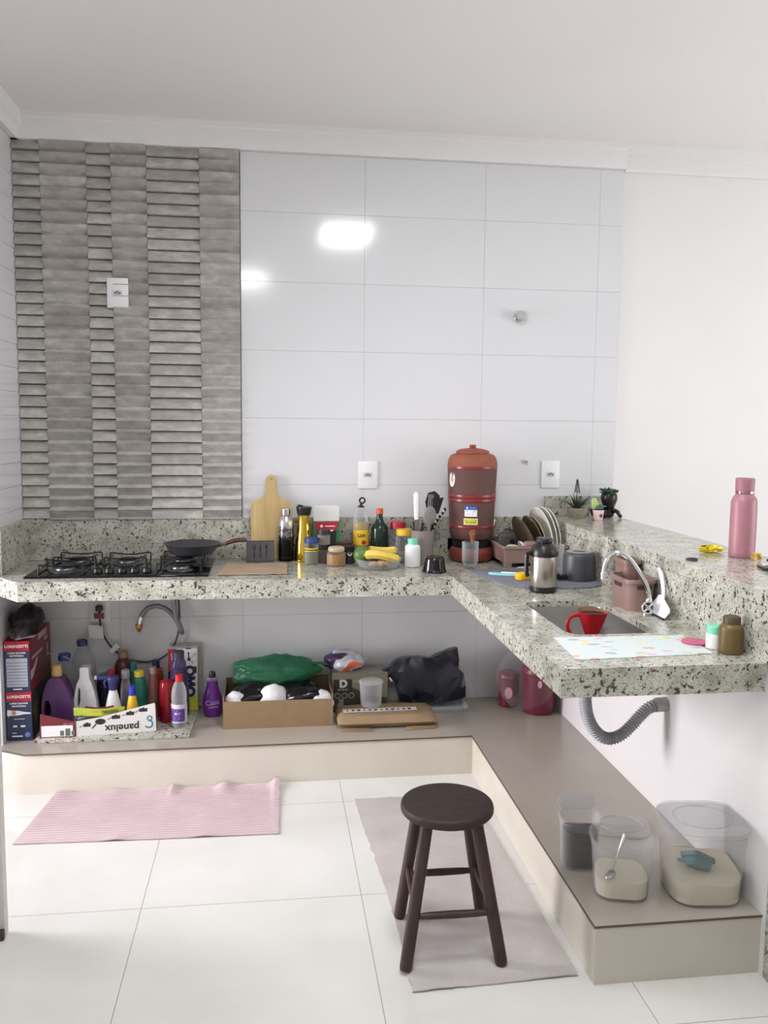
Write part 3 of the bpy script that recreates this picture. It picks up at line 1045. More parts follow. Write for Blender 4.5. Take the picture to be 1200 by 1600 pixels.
def banana(label, pts, r, loc):
    t = thing('banana', label, 'banana', loc, group='bananas in the glass bowl')
    P_ = smooth_path(pts, 6)
    n = len(P_)
    part('banana_peel', p_tube(P_, r, 7, radii=[r * min(1, .35 + 1.5 * math.sin(PI * (i + .6) / (n + .6)) ** .7) for i in range(n)]), BANANA, t, angle=20)
    part('banana_tip', p_tube([P_[0], P_[0] * 1.0 + (P_[0] - P_[1]) * 1.6], r * .32, 6), M('banana_tip_green', (176, 170, 80), .6), t)
    return t


banana('front banana lying across the glass bowl', [(-.072, -.01, .028), (-.03, -.022, .034), (.02, -.022, .024), (.075, -.006, .006)], .021, (1.620, -.350, H + .034))
banana('rear banana with its stem pointing right in the glass bowl', [(.072, .015, .034), (.03, .028, .028), (-.01, .03, .03), (-.05, .02, .036)], .019, (1.622, -.320, H + .042))
gg = thing('ginger_root', 'knobbly tan ginger root lying in the front of the glass bowl', 'ginger', (1.600, -.385, H + .0265))
part('root', MB().add(p_ball(.022, .016, .013, 2, .2, 2, 4), X((-.02, 0, 0))).add(p_ball(.022, .017, .014, 2, .2, 2, 9), X((.014, .002, .001))).add(p_ball(.012, .012, .011, 2, .2, 2, 5), X((.036, .004, 0))).bm, M('ginger_skin', (188, 150, 96), .7, var=.2, scale=90), gg)

vessel('pill_bottle', 'white plastic bottle with a mint green cap standing in front of the utensil holder', 'bottle', 1.769, -.305, H,
       [(0, 0), (.034, 0), (.036, .004), (.036, .085), (.033, .097), (.024, .101), (.02, .104), (0, .104)], WHITE_PL, capprof(.0225, .102, .128), MINT)

uh = thing('utensil_holder', 'grey-brown plastic cup full of kitchen utensils', 'utensil holder', (1.828, -.225, H))
part('cup', p_lathe(chaikin([(0, 0), (.047, 0), (.049, .003), (.056, .155), (.057, .158), (.053, .158), (.046, .006), (0, .006)], 1)), GREY_TAUPE, uh)


def utensil(name, label, cat, pieces, loc, rx=0, ry=0, group='utensils in the grey-brown cup'):
    t = thing(name, label, cat, loc, 0, group, rx, ry)
    for nm, bm, m in pieces:
        part(nm, bm, m, t)
    return t


utensil('kitchen_knife', 'knife with a white handle sticking up from the utensil cup', 'knife',
        [('handle', p_tube([(0, 0, .195), (0, 0, .205), (-.001, 0, .26), (0, 0, .308), (0, 0, .318), (0, 0, .322)], .012, 12, flat=.7, radii=[.010, .0115, .012, .012, .009, .004]), WHITE_PL),
         ('blade', MB().add(p_box(.020, .003, .19, .001, 1), X((0, 0, .105))).bm, M('grey_blade', (104, 98, 96), .4), )], (1.806, -.228, H + .012), ry=-R_(2))
sp_poly = [(-.014, 0), (.014, 0), (.034, .050), (.036, .085), (.010, .105), (-.020, .094), (-.030, .05)]
slots = [[(x - .0018, .030), (x - .0018, .088), (x + .0018, .088), (x + .0018, .030)] for x in (-.014, -.005, .004)]
utensil('slotted_spatula', 'black slotted spatula standing in the utensil cup', 'spatula',
        [('spatula_head', MB().add(p_prism(sp_poly, 0, .004, holes=slots), X((0, 0, .225), (PI / 2, 0, 0))).bm, BLACK), ('handle', p_tube([(0, 0, .012), (0, 0, .24)], .006, 8), BLACK)], (1.846, -.212, H + .01), ry=R_(5))
utensil('turner', 'second black spatula, its tip peeking out behind the slotted one', 'spatula',
        [('turner_head', MB().add(p_prism([(-.016, 0), (.016, 0), (.028, .08), (-.024, .066)], 0, .004), X((0, 0, .225), (PI / 2, 0, 0))).bm, BLACK), ('handle', p_tube([(0, 0, .012), (0, 0, .24)], .006, 8), BLACK)], (1.855, -.200, H + .01), ry=R_(9))
utensil('serving_spoon', 'grey plastic serving spoon with its bowl up in the utensil cup', 'spoon',
        [('spoon_bowl', MB().add(p_ball(.030, .009, .046, 3), X((0, 0, .215))).bm, M('grey_spoon_plastic', (122, 118, 114), .45)), ('handle', p_tube([(0, 0, .012), (0, 0, .19)], .006, 8), M('grey_spoon_plastic', (122, 118, 114), .45))], (1.846, -.245, H + .01), ry=R_(3))
utensil('tongs', 'short dark handled tongs low inside the utensil cup', 'tongs',
        [('tong_arm', p_tube([(-.02, 0, .02), (-.036, 0, .185)], .006, 8), BLACK), ('tong_arm', p_tube([(-.008, 0, .02), (.006, .0, .18)], .006, 8), BLACK), ('metal_rivet', p_ball(.006, .006, .006, 2), CHROME)], (1.826, -.205, H + .01))
tw = smooth_path([(1.862, -.17, .98), (1.90, -.13, 1.06), (1.928, -.10, 1.10), (1.952, -.09, 1.125), (1.962, -.088, 1.145)], 8)
st = part('striped_whisk', p_tube(tw, .007, 10), banded('black_white_stripes', [(0, (30, 30, 30)), (.5, (214, 212, 208))], .5, scale=60, axis=0), None)
tag(st, 'black and white striped curved handle leaning against the wall beside the clay filter', 'utensil')
_t = NT('black_white_stripe_bands')
_tc = _t.n('ShaderNodeTexCoord')
_sp = _t.n('ShaderNodeSeparateXYZ')
_t.l(_tc.outputs['Object'], _sp.inputs[0])
_t.base(_t.ramp(_t.math('FRACT', _t.math('MULTIPLY', _t.math('ADD', _sp.outputs[0], _sp.outputs[2]), 33)), [(0, lin((26, 26, 26))), (.55, lin((206, 204, 200)))], 'CONSTANT'))
st.data.materials[0] = _t.m
vessel('salt_shaker', 'slim glass shaker with a grey top behind the utensil cup', 'shaker', 1.912, -.135, H, [(0, 0), (.017, 0), (.018, .004), (.016, .09), (.014, .098), (0, .098)], GLASS, capprof(.016, .098, .122), M('grey_shaker_top', (128, 126, 122), .5), .06, M('seasoning_sand', (168, 158, 124), .9))
bb = thing('plastic_bowl', 'glossy black plastic bowl turned upside down on the worktop edge', 'bowl', (1.842, -.452, H))
part('bowl', p_lathe(chaikin([(.052, 0), (.055, .002), (.055, .008), (.051, .010), (.044, .058), (.040, .067), (.030, .070), (0, .070)], 1), 30), M('glossy_black_plastic', (14, 14, 18), .12), bb)

# ------------------------------------------------------------------ clay water filter
wf = thing('water_filter', 'large terracotta and brown clay water filter standing in the counter corner', 'water filter', (2.076, -.152, H), -R_(12))
part('pedestal', p_lathe(chaikin([(0, 0), (.085, 0), (.100, .012), (.103, .045), (.094, .066), (.08, .072), (0, .072)], 1), 36), M('red_brown_clay', (122, 54, 48), .5), wf)
part('stand', p_lathe([(.084, .0), (.118, .05), (.118, .098), (.100, .100), (.096, .085), (.107, .05), (.084, .004)], 8, R_(20), R_(160)), BLACK, wf, xf=X((0, .0, .001)))
part('stand_neck', p_lathe([(0, .07), (.086, .07), (.090, .104), (0, .104)], 36), BLACK, wf)
part('lower_tank', p_lathe(chaikin([(0, .102), (.090, .102), (.100, .125), (.104, .170), (.1105, .284), (.1105, .30), (0, .30)], 2), 40), BROWN_CLAY, wf)
part('upper_tank', p_lathe(chaikin([(0, .30), (.112, .30), (.112, .345), (.1165, .44), (.1165, .45), (0, .45)], 1), 40), BROWN_CLAY, wf)
part('dome', p_lathe(chaikin([(.1165, .446), (.118, .455), (.114, .485), (.100, .506), (.076, .512), (0, .512)], 2), 40), TERRA, wf)
mb = MB()
for z0, r in ((.447, .1175), (.315, .1135), (.294, .1125), (.169, .1045)):
    mb.add(p_lathe([(r - .004, z0 - .010), (r + .001, z0 - .006), (r + .002, z0), (r + .001, z0 + .006), (r - .004, z0 + .010)], 40))
mb.build('glazed_ring', RED_GLAZE, wf)
ld = part('lid', p_lathe(chaikin([(0, .509), (.078, .509), (.079, .522), (.060, .530), (.016, .537), (0, .537)], 1), 36), M('red_clay_lid', (140, 64, 50), .5), wf)
part('lid_knob', p_lathe(chaikin([(.013, .535), (.016, .540), (.016, .549), (.012, .552), (0, .552)], 1)), M('red_clay_knob', (140, 62, 50), .5), ld)
tp = part('tap', p_lathe(chaikin([(0, -.01), (.017, -.01), (.017, .008), (.012, .012), (.012, .042), (0, .044)], 1)), TERRA, wf, loc=(.004, -.100, .142), rot=(PI / 2, 0, 0))
part('tap_spout', p_lathe(chaikin([(0, 0), (.009, 0), (.012, .03), (.013, .045), (0, .045)], 1)), TERRA, tp, loc=(0, -.042, .034), rot=(-PI / 2, 0, 0))
part('tap_lever', p_box(.024, .012, .010, .003), TERRA, tp, loc=(0, .016, .034))


def patch(name, w, h, z, r0, ang, mat, parent):
    bm = p_grid(8, 1, lambda u, v: ((u - .5) * w, -.0008, z + (v - .5) * h))
    return part(name, wrap(bm, r0, R_(ang)), mat, parent)


A0 = -93.01
l1 = patch('blue_white_label', .058, .048, .246, .1108, A0, WHITE_INK, wf)
patch('blue_header', .058, .017, .2615, .1113, A0, M('label_blue', (38, 92, 178), .4), l1)
part('white_digit', wrap(MB().add(p_text('8', .014, .0004, .0005), X((-.017, -.0012, .2615))).bm, .1116, R_(A0)), WHITE_INK, l1)
mb = MB()
for dx, dz, w in ((.008, .264, .026), (.006, .259, .022), (-.002, .249, .044), (-.002, .244, .040), (-.013, .233, .012), (.008, .234, .007)):
    mb.add(wrap(MB().add(p_box(w, .0004, .0022), X((dx, -.0012, dz))).bm, .1114, R_(A0)), None, 0)
mb.build('small_print', M('grey_print', (128, 138, 156), .5), l1)
l2 = patch('yellow_label', .066, .030, .198, .1072, A0, M('pale_label_rim', (224, 214, 160), .5), wf)
patch('yellow_field', .058, .022, .198, .1077, A0, M('label_yellow_green', (196, 200, 60), .5), l2)
mb = MB()
for dx, dz, w in ((0, .204, .05), (-.016, .195, .012), (.002, .195, .010), (.016, .195, .014)):
    mb.add(wrap(MB().add(p_box(w, .0004, .004), X((dx, -.0012, dz))).bm, .1079, R_(A0)))
mb.build('olive_print', M('olive_print', (104, 112, 36), .5), l2)
bm = p_prism([(.022 * math.cos(a), .036 * math.sin(a)) for a in [2 * PI * k / 24 for k in range(24)]], 0, .0008)
bm.transform(X((0, -.0002, .392), (PI / 2, 0, 0)))
o1 = part('oval_seal', wrap(bm, .1145, R_(-146)), M('seal_white', (222, 218, 214), .5), wf)
bm = p_prism([(.009 * math.cos(a), .016 * math.sin(a)) for a in [2 * PI * k / 20 for k in range(20)]], 0, .0006)
bm.transform(X((0, -.001, .394), (PI / 2, 0, 0)))
part('seal_picture', wrap(bm, .1145, R_(-146)), M('seal_picture', (188, 172, 158), .5), o1)

gl = thing('drinking_glass', 'empty fluted drinking glass in front of the water filter tap', 'glass', (2.020, -.378, H))
part('glass', p_lathe([(0, 0), (.026, 0), (.028, .006), (.030, .02), (.0365, .035), (.038, .122), (.0365, .122), (.035, .036), (.027, .014), (0, .012)], 40, flute=.018, nfl=10), GLASS, gl)

# ------------------------------------------------------------------ drying mat and dish rack
mp = smooth_path([(2.005, -.462, 0), (2.022, -.60, 0), (2.058, -.75, 0), (2.115, -.85, 0), (2.19, -.885, 0), (2.345, -.887, 0), (2.450, -.845, 0), (2.474, -.76, 0), (2.474, -.60, 0), (2.45, -.53, 0), (2.2, -.435, 0), (2.06, -.43, 0)], 4, True)
dm = part('drying_mat', p_prism([(v.x, v.y) for v in mp], H, H + .006, bev=.002), rug_mat('blue_grey_mat', (112, 114, 124), (134, 136, 146), 0, 520, .6))
tag(dm, 'blue-grey quilted drying mat beneath the thermos and upturned pot', 'drying mat')

rk = thing('dish_rack', 'taupe plastic dish rack full of plates beside the water filter', 'dish rack', (2.322, -.215, H))


def tub(w, d, h, r, flare, wall, z0=0):
    rings = []
    for dw, z in ((-flare - .02, z0 + .002), (-flare, z0), (0, h - .014), (.012, h - .012), (.012, h), (-wall, h), (-flare - wall, z0 + .012)):
        rings.append([(x, y, z) for x, y in rrect(w + dw, d + dw, r, 4)])
    bm = bmesh.new()
    V = [[bm.verts.new(p) for p in ring] for ring in rings]
    for A, B in zip(V, V[1:]):
        for i in range(len(A)):
            j = (i + 1) % len(A)
            bm.faces.new((A[i], A[j], B[j], B[i]))
    bm.faces.new(V[0][::-1])
    bm.faces.new(V[-1])
    bmesh.ops.recalc_face_normals(bm, faces=bm.faces[:])
    return bm


part('rack_tub', tub(.30, .345, .100, .012, .012, .005, .022), TAUPE, rk)
for sx in (-1, 1):
    for sy in (-1, 1):
        part('foot', p_box(.035, .035, .034, .003), TAUPE, rk, xf=X((sx * .125, sy * .148, .017)))
part('drip_tray', p_box(.24, .27, .012, .004), BLACK, rk, xf=X((0, 0, .0175)))
PL_W = M('white_porcelain', (232, 231, 224), .2, var=.02)
PL_B = CLEAR('amber_brown_glass_plate', (132, 120, 100), .62, .1, .25, (204, 190, 160))


def plate(r, d=.016):
    return p_lathe(chaikin([(0, 0), (r * .55, 0), (r * .66, .003), (r * .97, d), (r, d + .001), (r * .985, d + .004), (r * .64, .007), (r * .54, .004), (0, .004)], 1), 40)


def rack_plate(label, px, tilt, r, mat, dy=0, name='plate', z=.018):
    t = thing(name, label, 'plate', (px, -.215 + dy, H + z + r), R_(7), 'plates drying upright in the dish rack', 0, -PI / 2 + R_(tilt))
    part('plate_disc', plate(r), mat, t)
    return t


rack_plate('leftmost brown glass plate leaning in the dish rack', 2.338, -24, .108, PL_B, .02)
rack_plate('second brown glass plate from the left in the rack', 2.376, -18, .108, PL_B, .0)
rack_plate('narrow beige plate between the brown and white plates in the rack', 2.392, -15, .104, M('beige_plate', (186, 172, 144), .25), -.01)
rack_plate('first white plate after the brown ones, its hollow facing left', 2.412, -12, .126, PL_W, -.01)
rack_plate('white plate in the middle of the three white ones', 2.434, -10, .126, PL_W, -.01)
rack_plate('last white plate at the right end of the rack, nearest the bar', 2.452, -9, .124, PL_W, -.01)
t = thing('small_bowl', 'small white bowl leaning in front of the brown plates in the rack', 'bowl', (2.318, -.28, H + .075), 0, None, 0, -PI / 2 - R_(20))
part('bowl', p_lathe(chaikin([(0, 0), (.022, 0), (.044, .022), (.048, .03), (.044, .03), (.02, .004), (0, .004)], 1)), PL_W, t)
t = thing('pan_lid', 'round clear glass pan lid with a steel rim standing in the dish rack', 'lid', (2.262, -.15, H + .085), R_(20), None, R_(72), 0)
part('lid_glass', p_lathe(chaikin([(0, .022), (.04, .018), (.066, 0), (.063, 0), (.04, .015), (0, .019)], 1), 36), CLEAR('smoked_lid_glass', (90, 90, 92), .35, .05, .3), t)
part('steel_rim', p_lathe([(.064, -.003), (.068, -.003), (.068, .003), (.064, .003), (.064, -.003)], 36), CHROME, t)
part('lid_knob', p_lathe(chaikin([(0, .02), (.008, .02), (.013, .036), (0, .040)], 1)), BLACK, t)
t = thing('small_bowl', 'pale green small bowl turned over in the front of the dish rack', 'bowl', (2.232, -.315, H + .056))
part('bowl', p_lathe(chaikin([(.036, 0), (.038, .002), (.036, .024), (.026, .038), (.014, .042), (0, .042)], 1)), M('pale_green_ceramic', (196, 206, 170), .3), t)
t = thing('drinking_glass', 'pinkish drinking glass upside down in the dish rack behind the thermos', 'glass', (2.315, -.34, H + .04))
part('glass', p_lathe([(.034, 0), (.036, .002), (.034, .07), (.03, .074), (0, .074)], 24), CLEAR('pink_tinted_glass', (224, 190, 190), .25, .05, .4, (240, 220, 220)), t)
t = thing('plate', 'dark red saucer low in the left front of the dish rack', 'plate', (2.215, -.29, H + .045), 0, None, .3, .2)
part('plate_disc', plate(.035, .008), M('dark_red_glaze', (128, 30, 42), .3), t)


def cutlery(name, label, pts, kind, loc):
    t = thing(name, label, name, loc, group='cutlery standing in the dish rack')
    part('handle', p_tube(smooth_path(pts, 4), .003, 8, flat=.6), STEEL, t)
    e = Vector(pts[-1])
    if kind == 'spoon':
        part('spoon_end', p_ball(.008, .003, .022, 2), M('bright_steel', (224, 222, 218), .2, 1), t, loc=(e.x, e.y, e.z + .018))
    else:
        mb = MB()
        mb.add(p_box(.020, .002, .014, .001, 1), X((0, 0, .006)))
        for k in range(4):
            mb.add(p_box(.0028, .002, .026), X((-.0086 + .0057 * k, 0, .024)))
        mb.build('fork_tines', M('bright_steel', (224, 222, 218), .2, 1), t, loc=(e.x, e.y, e.z), rot=(0, .25, 0))
    return t


cutlery('spoon', 'steel spoon standing upright at the left of the dish rack', [(0, 0, -.05), (.001, 0, 0), (.003, 0, .065)], 'spoon', (2.192, -.13, H + .09))
cutlery('fork', 'steel fork standing upright beside the spoon in the rack', [(0, 0, -.05), (.006, 0, 0), (.016, 0, .06)], 'fork', (2.196, -.19, H + .085))
cutlery('teaspoon', 'short teaspoon leaning at the far left corner of the rack', [(.004, 0, -.045), (0, 0, 0), (-.004, 0, .02)], 'spoon', (2.186, -.10, H + .075))

# tools on the mat
AQUA = M('aqua_silicone', (142, 204, 208), .45)
t = thing('tongs', 'aqua tongs with a white inner strip lying on the drying mat', 'tongs', (2.125, -.60, H + .0062), R_(-24))
part('tong_arm', p_prism([(-.075, -.008), (-.04, -.022), (.045, -.020), (.075, -.008), (.075, .008), (.04, .02), (-.045, .018), (-.075, .006)], 0, .010, bev=.003), AQUA, t)
part('white_strip', p_box(.10, .010, .006, .002), WHITE_PL, t, xf=X((.03, -.004, .0135), (0, .0, .1)))
t = thing('knife', 'table knife with a grey blade lying across the aqua tongs', 'knife', (2.195, -.53, H + .024), R_(-12))
part('blade', p_prism([(-.07, -.006), (.0, -.009), (.0, .009), (-.07, .008)], 0, .002), STEEL, t)
part('handle', p_tube(smooth_path([(0, 0, .002), (.04, 0, .006), (.08, 0, .004)], 4), .007, 8, flat=.6), M('grey_knife_handle', (148, 152, 154), .3), t)
t = thing('sponge', 'yellow round-ended sponge on the mat by the thermos handle', 'sponge', (2.178, -.70, H + .0062), R_(20))
part('sponge_block', p_prism(rrect(.085, .05, .02, 5), 0, .030, bev=.006), M('yellow_sponge', (226, 176, 40), .85, var=.12, scale=180, bump=.6), t)

th = thing('thermos', 'brushed steel thermos with black top, base and handle on the mat', 'thermos', (2.182, -.928, H))
part('base_ring', p_lathe(chaikin([(0, 0), (.048, 0), (.051, .004), (.051, .027), (0, .027)], 1), 40), BLACK, th)
part('steel_body', p_lathe([(.050, .024), (.0515, .027), (.0515, .140), (.050, .143)], 48), STEEL, th)
part('shoulder', p_lathe(chaikin([(.052, .140), (.053, .142), (.053, .158), (.046, .178), (.034, .190), (.028, .193), (0, .193)], 1), 40), BLACK, th)
part('screw_lid', p_lathe([(0, .190), (.030, .190), (.032, .196), (.032, .208), (.029, .212), (0, .212)], 30, flute=.03, nfl=15), BLACK, th)
part('handle', p_tube(smooth_path([(-.048, -.01, .152), (-.066, -.014, .152), (-.072, -.015, .140), (-.072, -.015, .085), (-.068, -.014, .070), (-.066, -.013, .066)], 5), .0065, 8, flat=1.4), BLACK, th)
part('pour_spout', p_box(.016, .03, .018, .005), BLACK, th, xf=X((.05, .006, .150)))

pt = thing('cooking_pot', 'dark grey pot upside down on the drying mat', 'pot', (2.405, -.715, H + .0062))
part('pot_body', p_lathe(chaikin([(.062, 0), (.067, .001), (.066, .10), (.062, .113), (.052, .117), (.02, .117), (0, .117)], 1), 40), DARK_GREY, pt)
part('base_ring', p_lathe([(.028, .1172), (.054, .1172), (.053, .119), (.029, .119), (.028, .1172)], 40), M('worn_grey_rim', (150, 150, 152), .35), pt)
part('base_disc', p_lathe([(0, .1175), (.028, .1175)], 30), M('burnt_dark_disc', (58, 56, 56), .5), pt)
part('handle', p_tube(smooth_path([(-.060, -.02, .018), (-.085, -.03, .014), (-.105, -.045, .020), (-.112, -.05, .034)], 4), .011, 10), BLACK, pt)
gj = thing('glass_pitcher', 'tall clear glass container standing behind the thermos', 'glass', (2.350, -.575, H + .0062))
part('glass', p_lathe([(0, 0), (.035, 0), (.037, .004), (.037, .128), (.035, .129), (.034, .006), (0, .006)], 32), GLASS, gj)

og = thing('organizer', 'taupe plastic sink organizer with a lower front bin and slot handle', 'organizer', (2.418, -1.205, H))
part('front_bin', MB().add(tub(.108, .175, .112, .034, .010, .004), X((-.003, -.025, 0))).bm, TAUPE, og)
part('back_bin', tub(.060, .11, .158, .022, .006, .004), M('taupe_back_bin', (132, 106, 98), .5), og, loc=(.022, .085, 0))
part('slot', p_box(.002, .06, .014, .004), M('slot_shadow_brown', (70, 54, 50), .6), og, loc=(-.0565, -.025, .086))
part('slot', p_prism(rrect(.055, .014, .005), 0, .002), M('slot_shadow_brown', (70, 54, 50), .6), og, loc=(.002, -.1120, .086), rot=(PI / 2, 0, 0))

# red coffee filter holder in the sink
RED_PL = M('red_plastic', (178, 26, 40), .3)
cfh = thing('coffee_filter_holder', 'red plastic coffee filter holder with used filter standing in the sink', 'coffee filter', (2.172, -1.475, H - .0725))
rings = [[(x, y, z) for x, y in rrect(w, h, r, 5)] for w, h, r, z in ((.034, .026, .0129, 0), (.036, .028, .0139, .002), (.044, .034, .0165, .034), (.100, .080, .038, .112), (.102, .082, .039, .114), (.097, .077, .036, .114), (.038, .028, .0139, .036), (.030, .020, .0099, .006))]
part('cone', p_loft(rings), RED_PL, cfh)
part('handle', p_tube(smooth_path([(-.045, -.004, .104), (-.072, -.006, .100), (-.086, -.008, .078), (-.080, -.008, .050), (-.074, -.008, .044)], 5), .0045, 8, flat=1.5), RED_PL, cfh)
part('coffee_grounds', p_prism(rrect(.086, .066, .032, 5), .104, .108), M('wet_coffee', (24, 14, 12), .8, bump=.6), cfh)
rr_ = rrect(.098, .078, .036, 5)
bm = bmesh.new()
A = [bm.verts.new((x * .92, y * .92, .105)) for x, y in rr_]
B = [bm.verts.new((x * .95, y * .95, .1125 + .012 * max(0, math.sin(math.atan2(y, x)) - .1) + .002 * noise.noise(Vector((x * 60, y * 60, 2))))) for x, y in rr_]
for i in range(len(A)):
    j = (i + 1) % len(A)
    bm.faces.new((A[i], A[j], B[j], B[i]))
part('paper_filter', bm, M('stained_paper_filter', (150, 112, 80), .8), cfh)
part('foot_plate', p_lathe([(0, 0), (.03, 0), (.03, .008), (.026, .008), (0, .008)], 24), RED_PL, cfh, loc=(0, 0, -.008))

vp = part('vinyl_placemat', placemat_sheet([(1.984, -1.646), (1.964, -1.894), (2.382, -1.867), (2.393, -1.652)], H + .0022, .0018, 2, 2, 0, 1), terrazzo_cloth())
tag(vp, 'pale vinyl placemat with coloured blots on the front corner of the worktop', 'placemat')
pk = part('lid', p_lathe(chaikin([(0, 0), (.037, 0), (.038, .003), (.036, .007), (0, .008)], 1), 32), M('pink_plastic', (196, 92, 126), .4), None, loc=(2.386, -1.748, H + .0026))
tag(pk, 'round pink plastic lid lying on the coloured placemat', 'lid')
vessel('pill_bottle', 'small white jar with a mint green lid at the foot of the bar face', 'bottle', 2.418, -1.805, H, [(0, 0), (.023, 0), (.025, .003), (.025, .043), (.022, .048), (0, .048)], WHITE_PL, capprof(.0245, .047, .069), MINT)
br = vessel('supplement_bottle', 'brown opaque bottle with a ribbed brown cap at the counter front corner', 'bottle', 2.438, -1.858, H,
            [(0, 0), (.033, 0), (.0345, .003), (.0345, .070), (.032, .080), (.024, .086), (.021, .088), (0, .088)], M('olive_brown_plastic', (104, 84, 46), .4), None, None)
part('cap', p_lathe([(0, .086), (.024, .086), (.024, .104), (.022, .107), (0, .107)], 36, flute=.02, nfl=24), M('dark_brown_cap', (80, 62, 36), .5), br)
part('white_label', p_lathe([(.035, .018), (.035, .056)], 8, R_(-42), R_(0)), WHITE_INK, br)

# ------------------------------------------------------------------ things on the breakfast bar
def leaf(l, w, curl=.3):
    """pointed blade along +X, arching"""
    bm = bmesh.new()
    n = 6
    up, dn = [], []
    for i in range(n + 1):
        t_ = i / n
        ww = w * math.sin(PI * min(.98, .12 + t_ * .86)) ** .8
        z = l * curl * (t_ - t_ * t_ * .9)
        up.append((l * t_, ww, z))
        dn.append((l * t_, -ww, z))
    A = [bm.verts.new(p) for p in up]
    B = [bm.verts.new(p) for p in dn]
    C_ = [bm.verts.new((p[0], 0, p[2] - w * .5)) for p in up]
    for i in range(n):
        bm.faces.new((A[i], A[i + 1], C_[i + 1], C_[i]))
        bm.faces.new((C_[i], C_[i + 1], B[i + 1], B[i]))
    return solid(bm, .0012)


def tuft(n, l, w, seed, lean=(20, 75), r0=.01):
    rnd = random.Random(seed)
    mb = MB()
    for i in range(n):
        a = 2 * PI * i / n + rnd.uniform(-.3, .3)
        el = R_(rnd.uniform(*lean))
        k = rnd.uniform(.7, 1.1)
        mb.add(leaf(l * k, w * rnd.uniform(.8, 1.1)), Matrix.Rotation(a, 4, 'Z') @ Matrix.Translation((r0, 0, 0)) @ Matrix.Rotation(-el, 4, 'Y'))
    return mb


bk = thing('potted_plant', 'little grass-like plant with a tall dark flower spike in a woven basket pot', 'plant', (2.612, -.105, HB))
WICK = M('grey_wicker', (150, 142, 124), .8, var=.2, scale=130, bump=.8)
mb = MB()
for k in range(7):
    z = .004 + k * .0068
    mb.add(p_tube([((.036 + .009 * k / 6) * (1 + .02 * math.cos(14 * a + k * PI)) * math.cos(a), (.036 + .009 * k / 6) * (1 + .02 * math.cos(14 * a + k * PI)) * math.sin(a), z) for a in [2 * PI * i / 42 for i in range(42)]], .0042, 6, closed=True))
mb.add(p_lathe([(0, .002), (.035, .002), (.043, .04), (0, .04)], 24))
mb.build('basket_pot', WICK, bk)
tuft(40, .072, .0030, 3, (28, 82), .010).build('leaves', LEAF_D, bk, loc=(0, 0, .042))
mb = MB()
mb.add(p_tube(smooth_path([(0, 0, .04), (-.002, 0, .10), (.002, 0, .185)], 5), .0016, 6))
mb.build('flower_stem', LEAF_D, bk)
mb = MB()
rnd = random.Random(5)
for k in range(34):
    t_ = k / 33
    a = k * 2.4
    rr = .011 * (1 - t_) + .002
    mb.add(p_ball(.0032, .0032, .0045, 1), X((rr * math.cos(a), rr * math.sin(a), .122 + t_ * .064)))
mb.build('flower_spike', M('dark_flower_bud', (58, 58, 66), .7), bk)

pp_ = thing('potted_plant', 'tiny pink pot with a cactus pad and blue-green succulent, front of the plant group', 'plant', (2.672, -.235, HB))
PINK_POT = M('pale_pink_ceramic', (226, 196, 194), .35)
part('pot', p_lathe(chaikin([(0, 0), (.019, 0), (.020, .002), (.0265, .046), (.0265, .05), (.024, .05), (.023, .044), (0, .044)], 1)), PINK_POT, pp_)
part('soil', p_lathe([(0, .046), (.0245, .046), (.0245, .053), (0, .055)], 20), M('dark_soil', (60, 40, 36), .95), pp_)
part('dog_picture', wrap(MB().add(p_ball(.010, .0012, .013, 2), X((.006, 0, .028))).add(p_ball(.006, .0012, .006, 2), X((.010, -.0004, .040))).bm, .0235), M('brown_dog_print', (104, 66, 56), .6), pp_)
part('cactus_pad', p_ball(.018, .007, .030, 3), M('pale_green_cactus', (172, 190, 118), .6), pp_, loc=(-.016, .008, .078), rot=(0, -.15, 0))
tuft(16, .030, .005, 8, (15, 65), .002).build('succulent', M('blue_green_succulent', (92, 136, 124), .5, var=.2), pp_, loc=(.008, -.004, .054))

vs = thing('potted_plant', 'black seated figure pot with succulent leaves spilling over its rim against the wall', 'plant', (2.778, -.10, HB))
part('head_pot', p_lathe(chaikin([(0, .012), (.022, .012), (.018, .035), (.030, .060), (.040, .085), (.040, .105), (.036, .118), (.031, .118), (.033, .10), (0, .095)], 2), 30), M('black_ceramic', (20, 18, 20), .3), vs)
mb = MB()
for s_ in (-1, 1):
    mb.add(p_tube(smooth_path([(s_ * .014, -.004, .020), (s_ * .026, -.030, .034), (s_ * .038, -.044, .014), (s_ * .042, -.052, .008)], 5), .009, 8))
    mb.add(p_tube(smooth_path([(s_ * .020, 0, .046), (s_ * .034, -.012, .034), (s_ * .040, -.03, .030)], 4), .006, 8))
mb.add(p_ball(.028, .024, .016, 2), X((0, 0, .015)))
mb.build('seated_body', M('black_ceramic', (20, 18, 20), .3), vs)
mb = MB()
rnd = random.Random(9)
for k in range(14):
    a = 2 * PI * k / 14
    c = Vector((.030 * math.cos(a), .030 * math.sin(a), .118 + rnd.uniform(0, .012)))
    tb_ = tuft(7, .020, .006, 30 + k, (0, 60), .001).bm
    mb.add(tb_, Matrix.Translation(c))
mb.build('succulent_leaves', LEAF, vs)
blk = thing('figurine', 'small black curved figurine leaning by the wall beside the tiny pink pot', 'figurine', (2.705, -.115, HB))
part('figure', p_tube(smooth_path([(.018, 0, .009), (.0, .0, .010), (-.016, .0, .022), (-.020, .002, .044)], 5), .010, 10, radii=[.010 - .0002 * i for i in range(16)]), M('black_ceramic', (20, 18, 20), .3), blk)

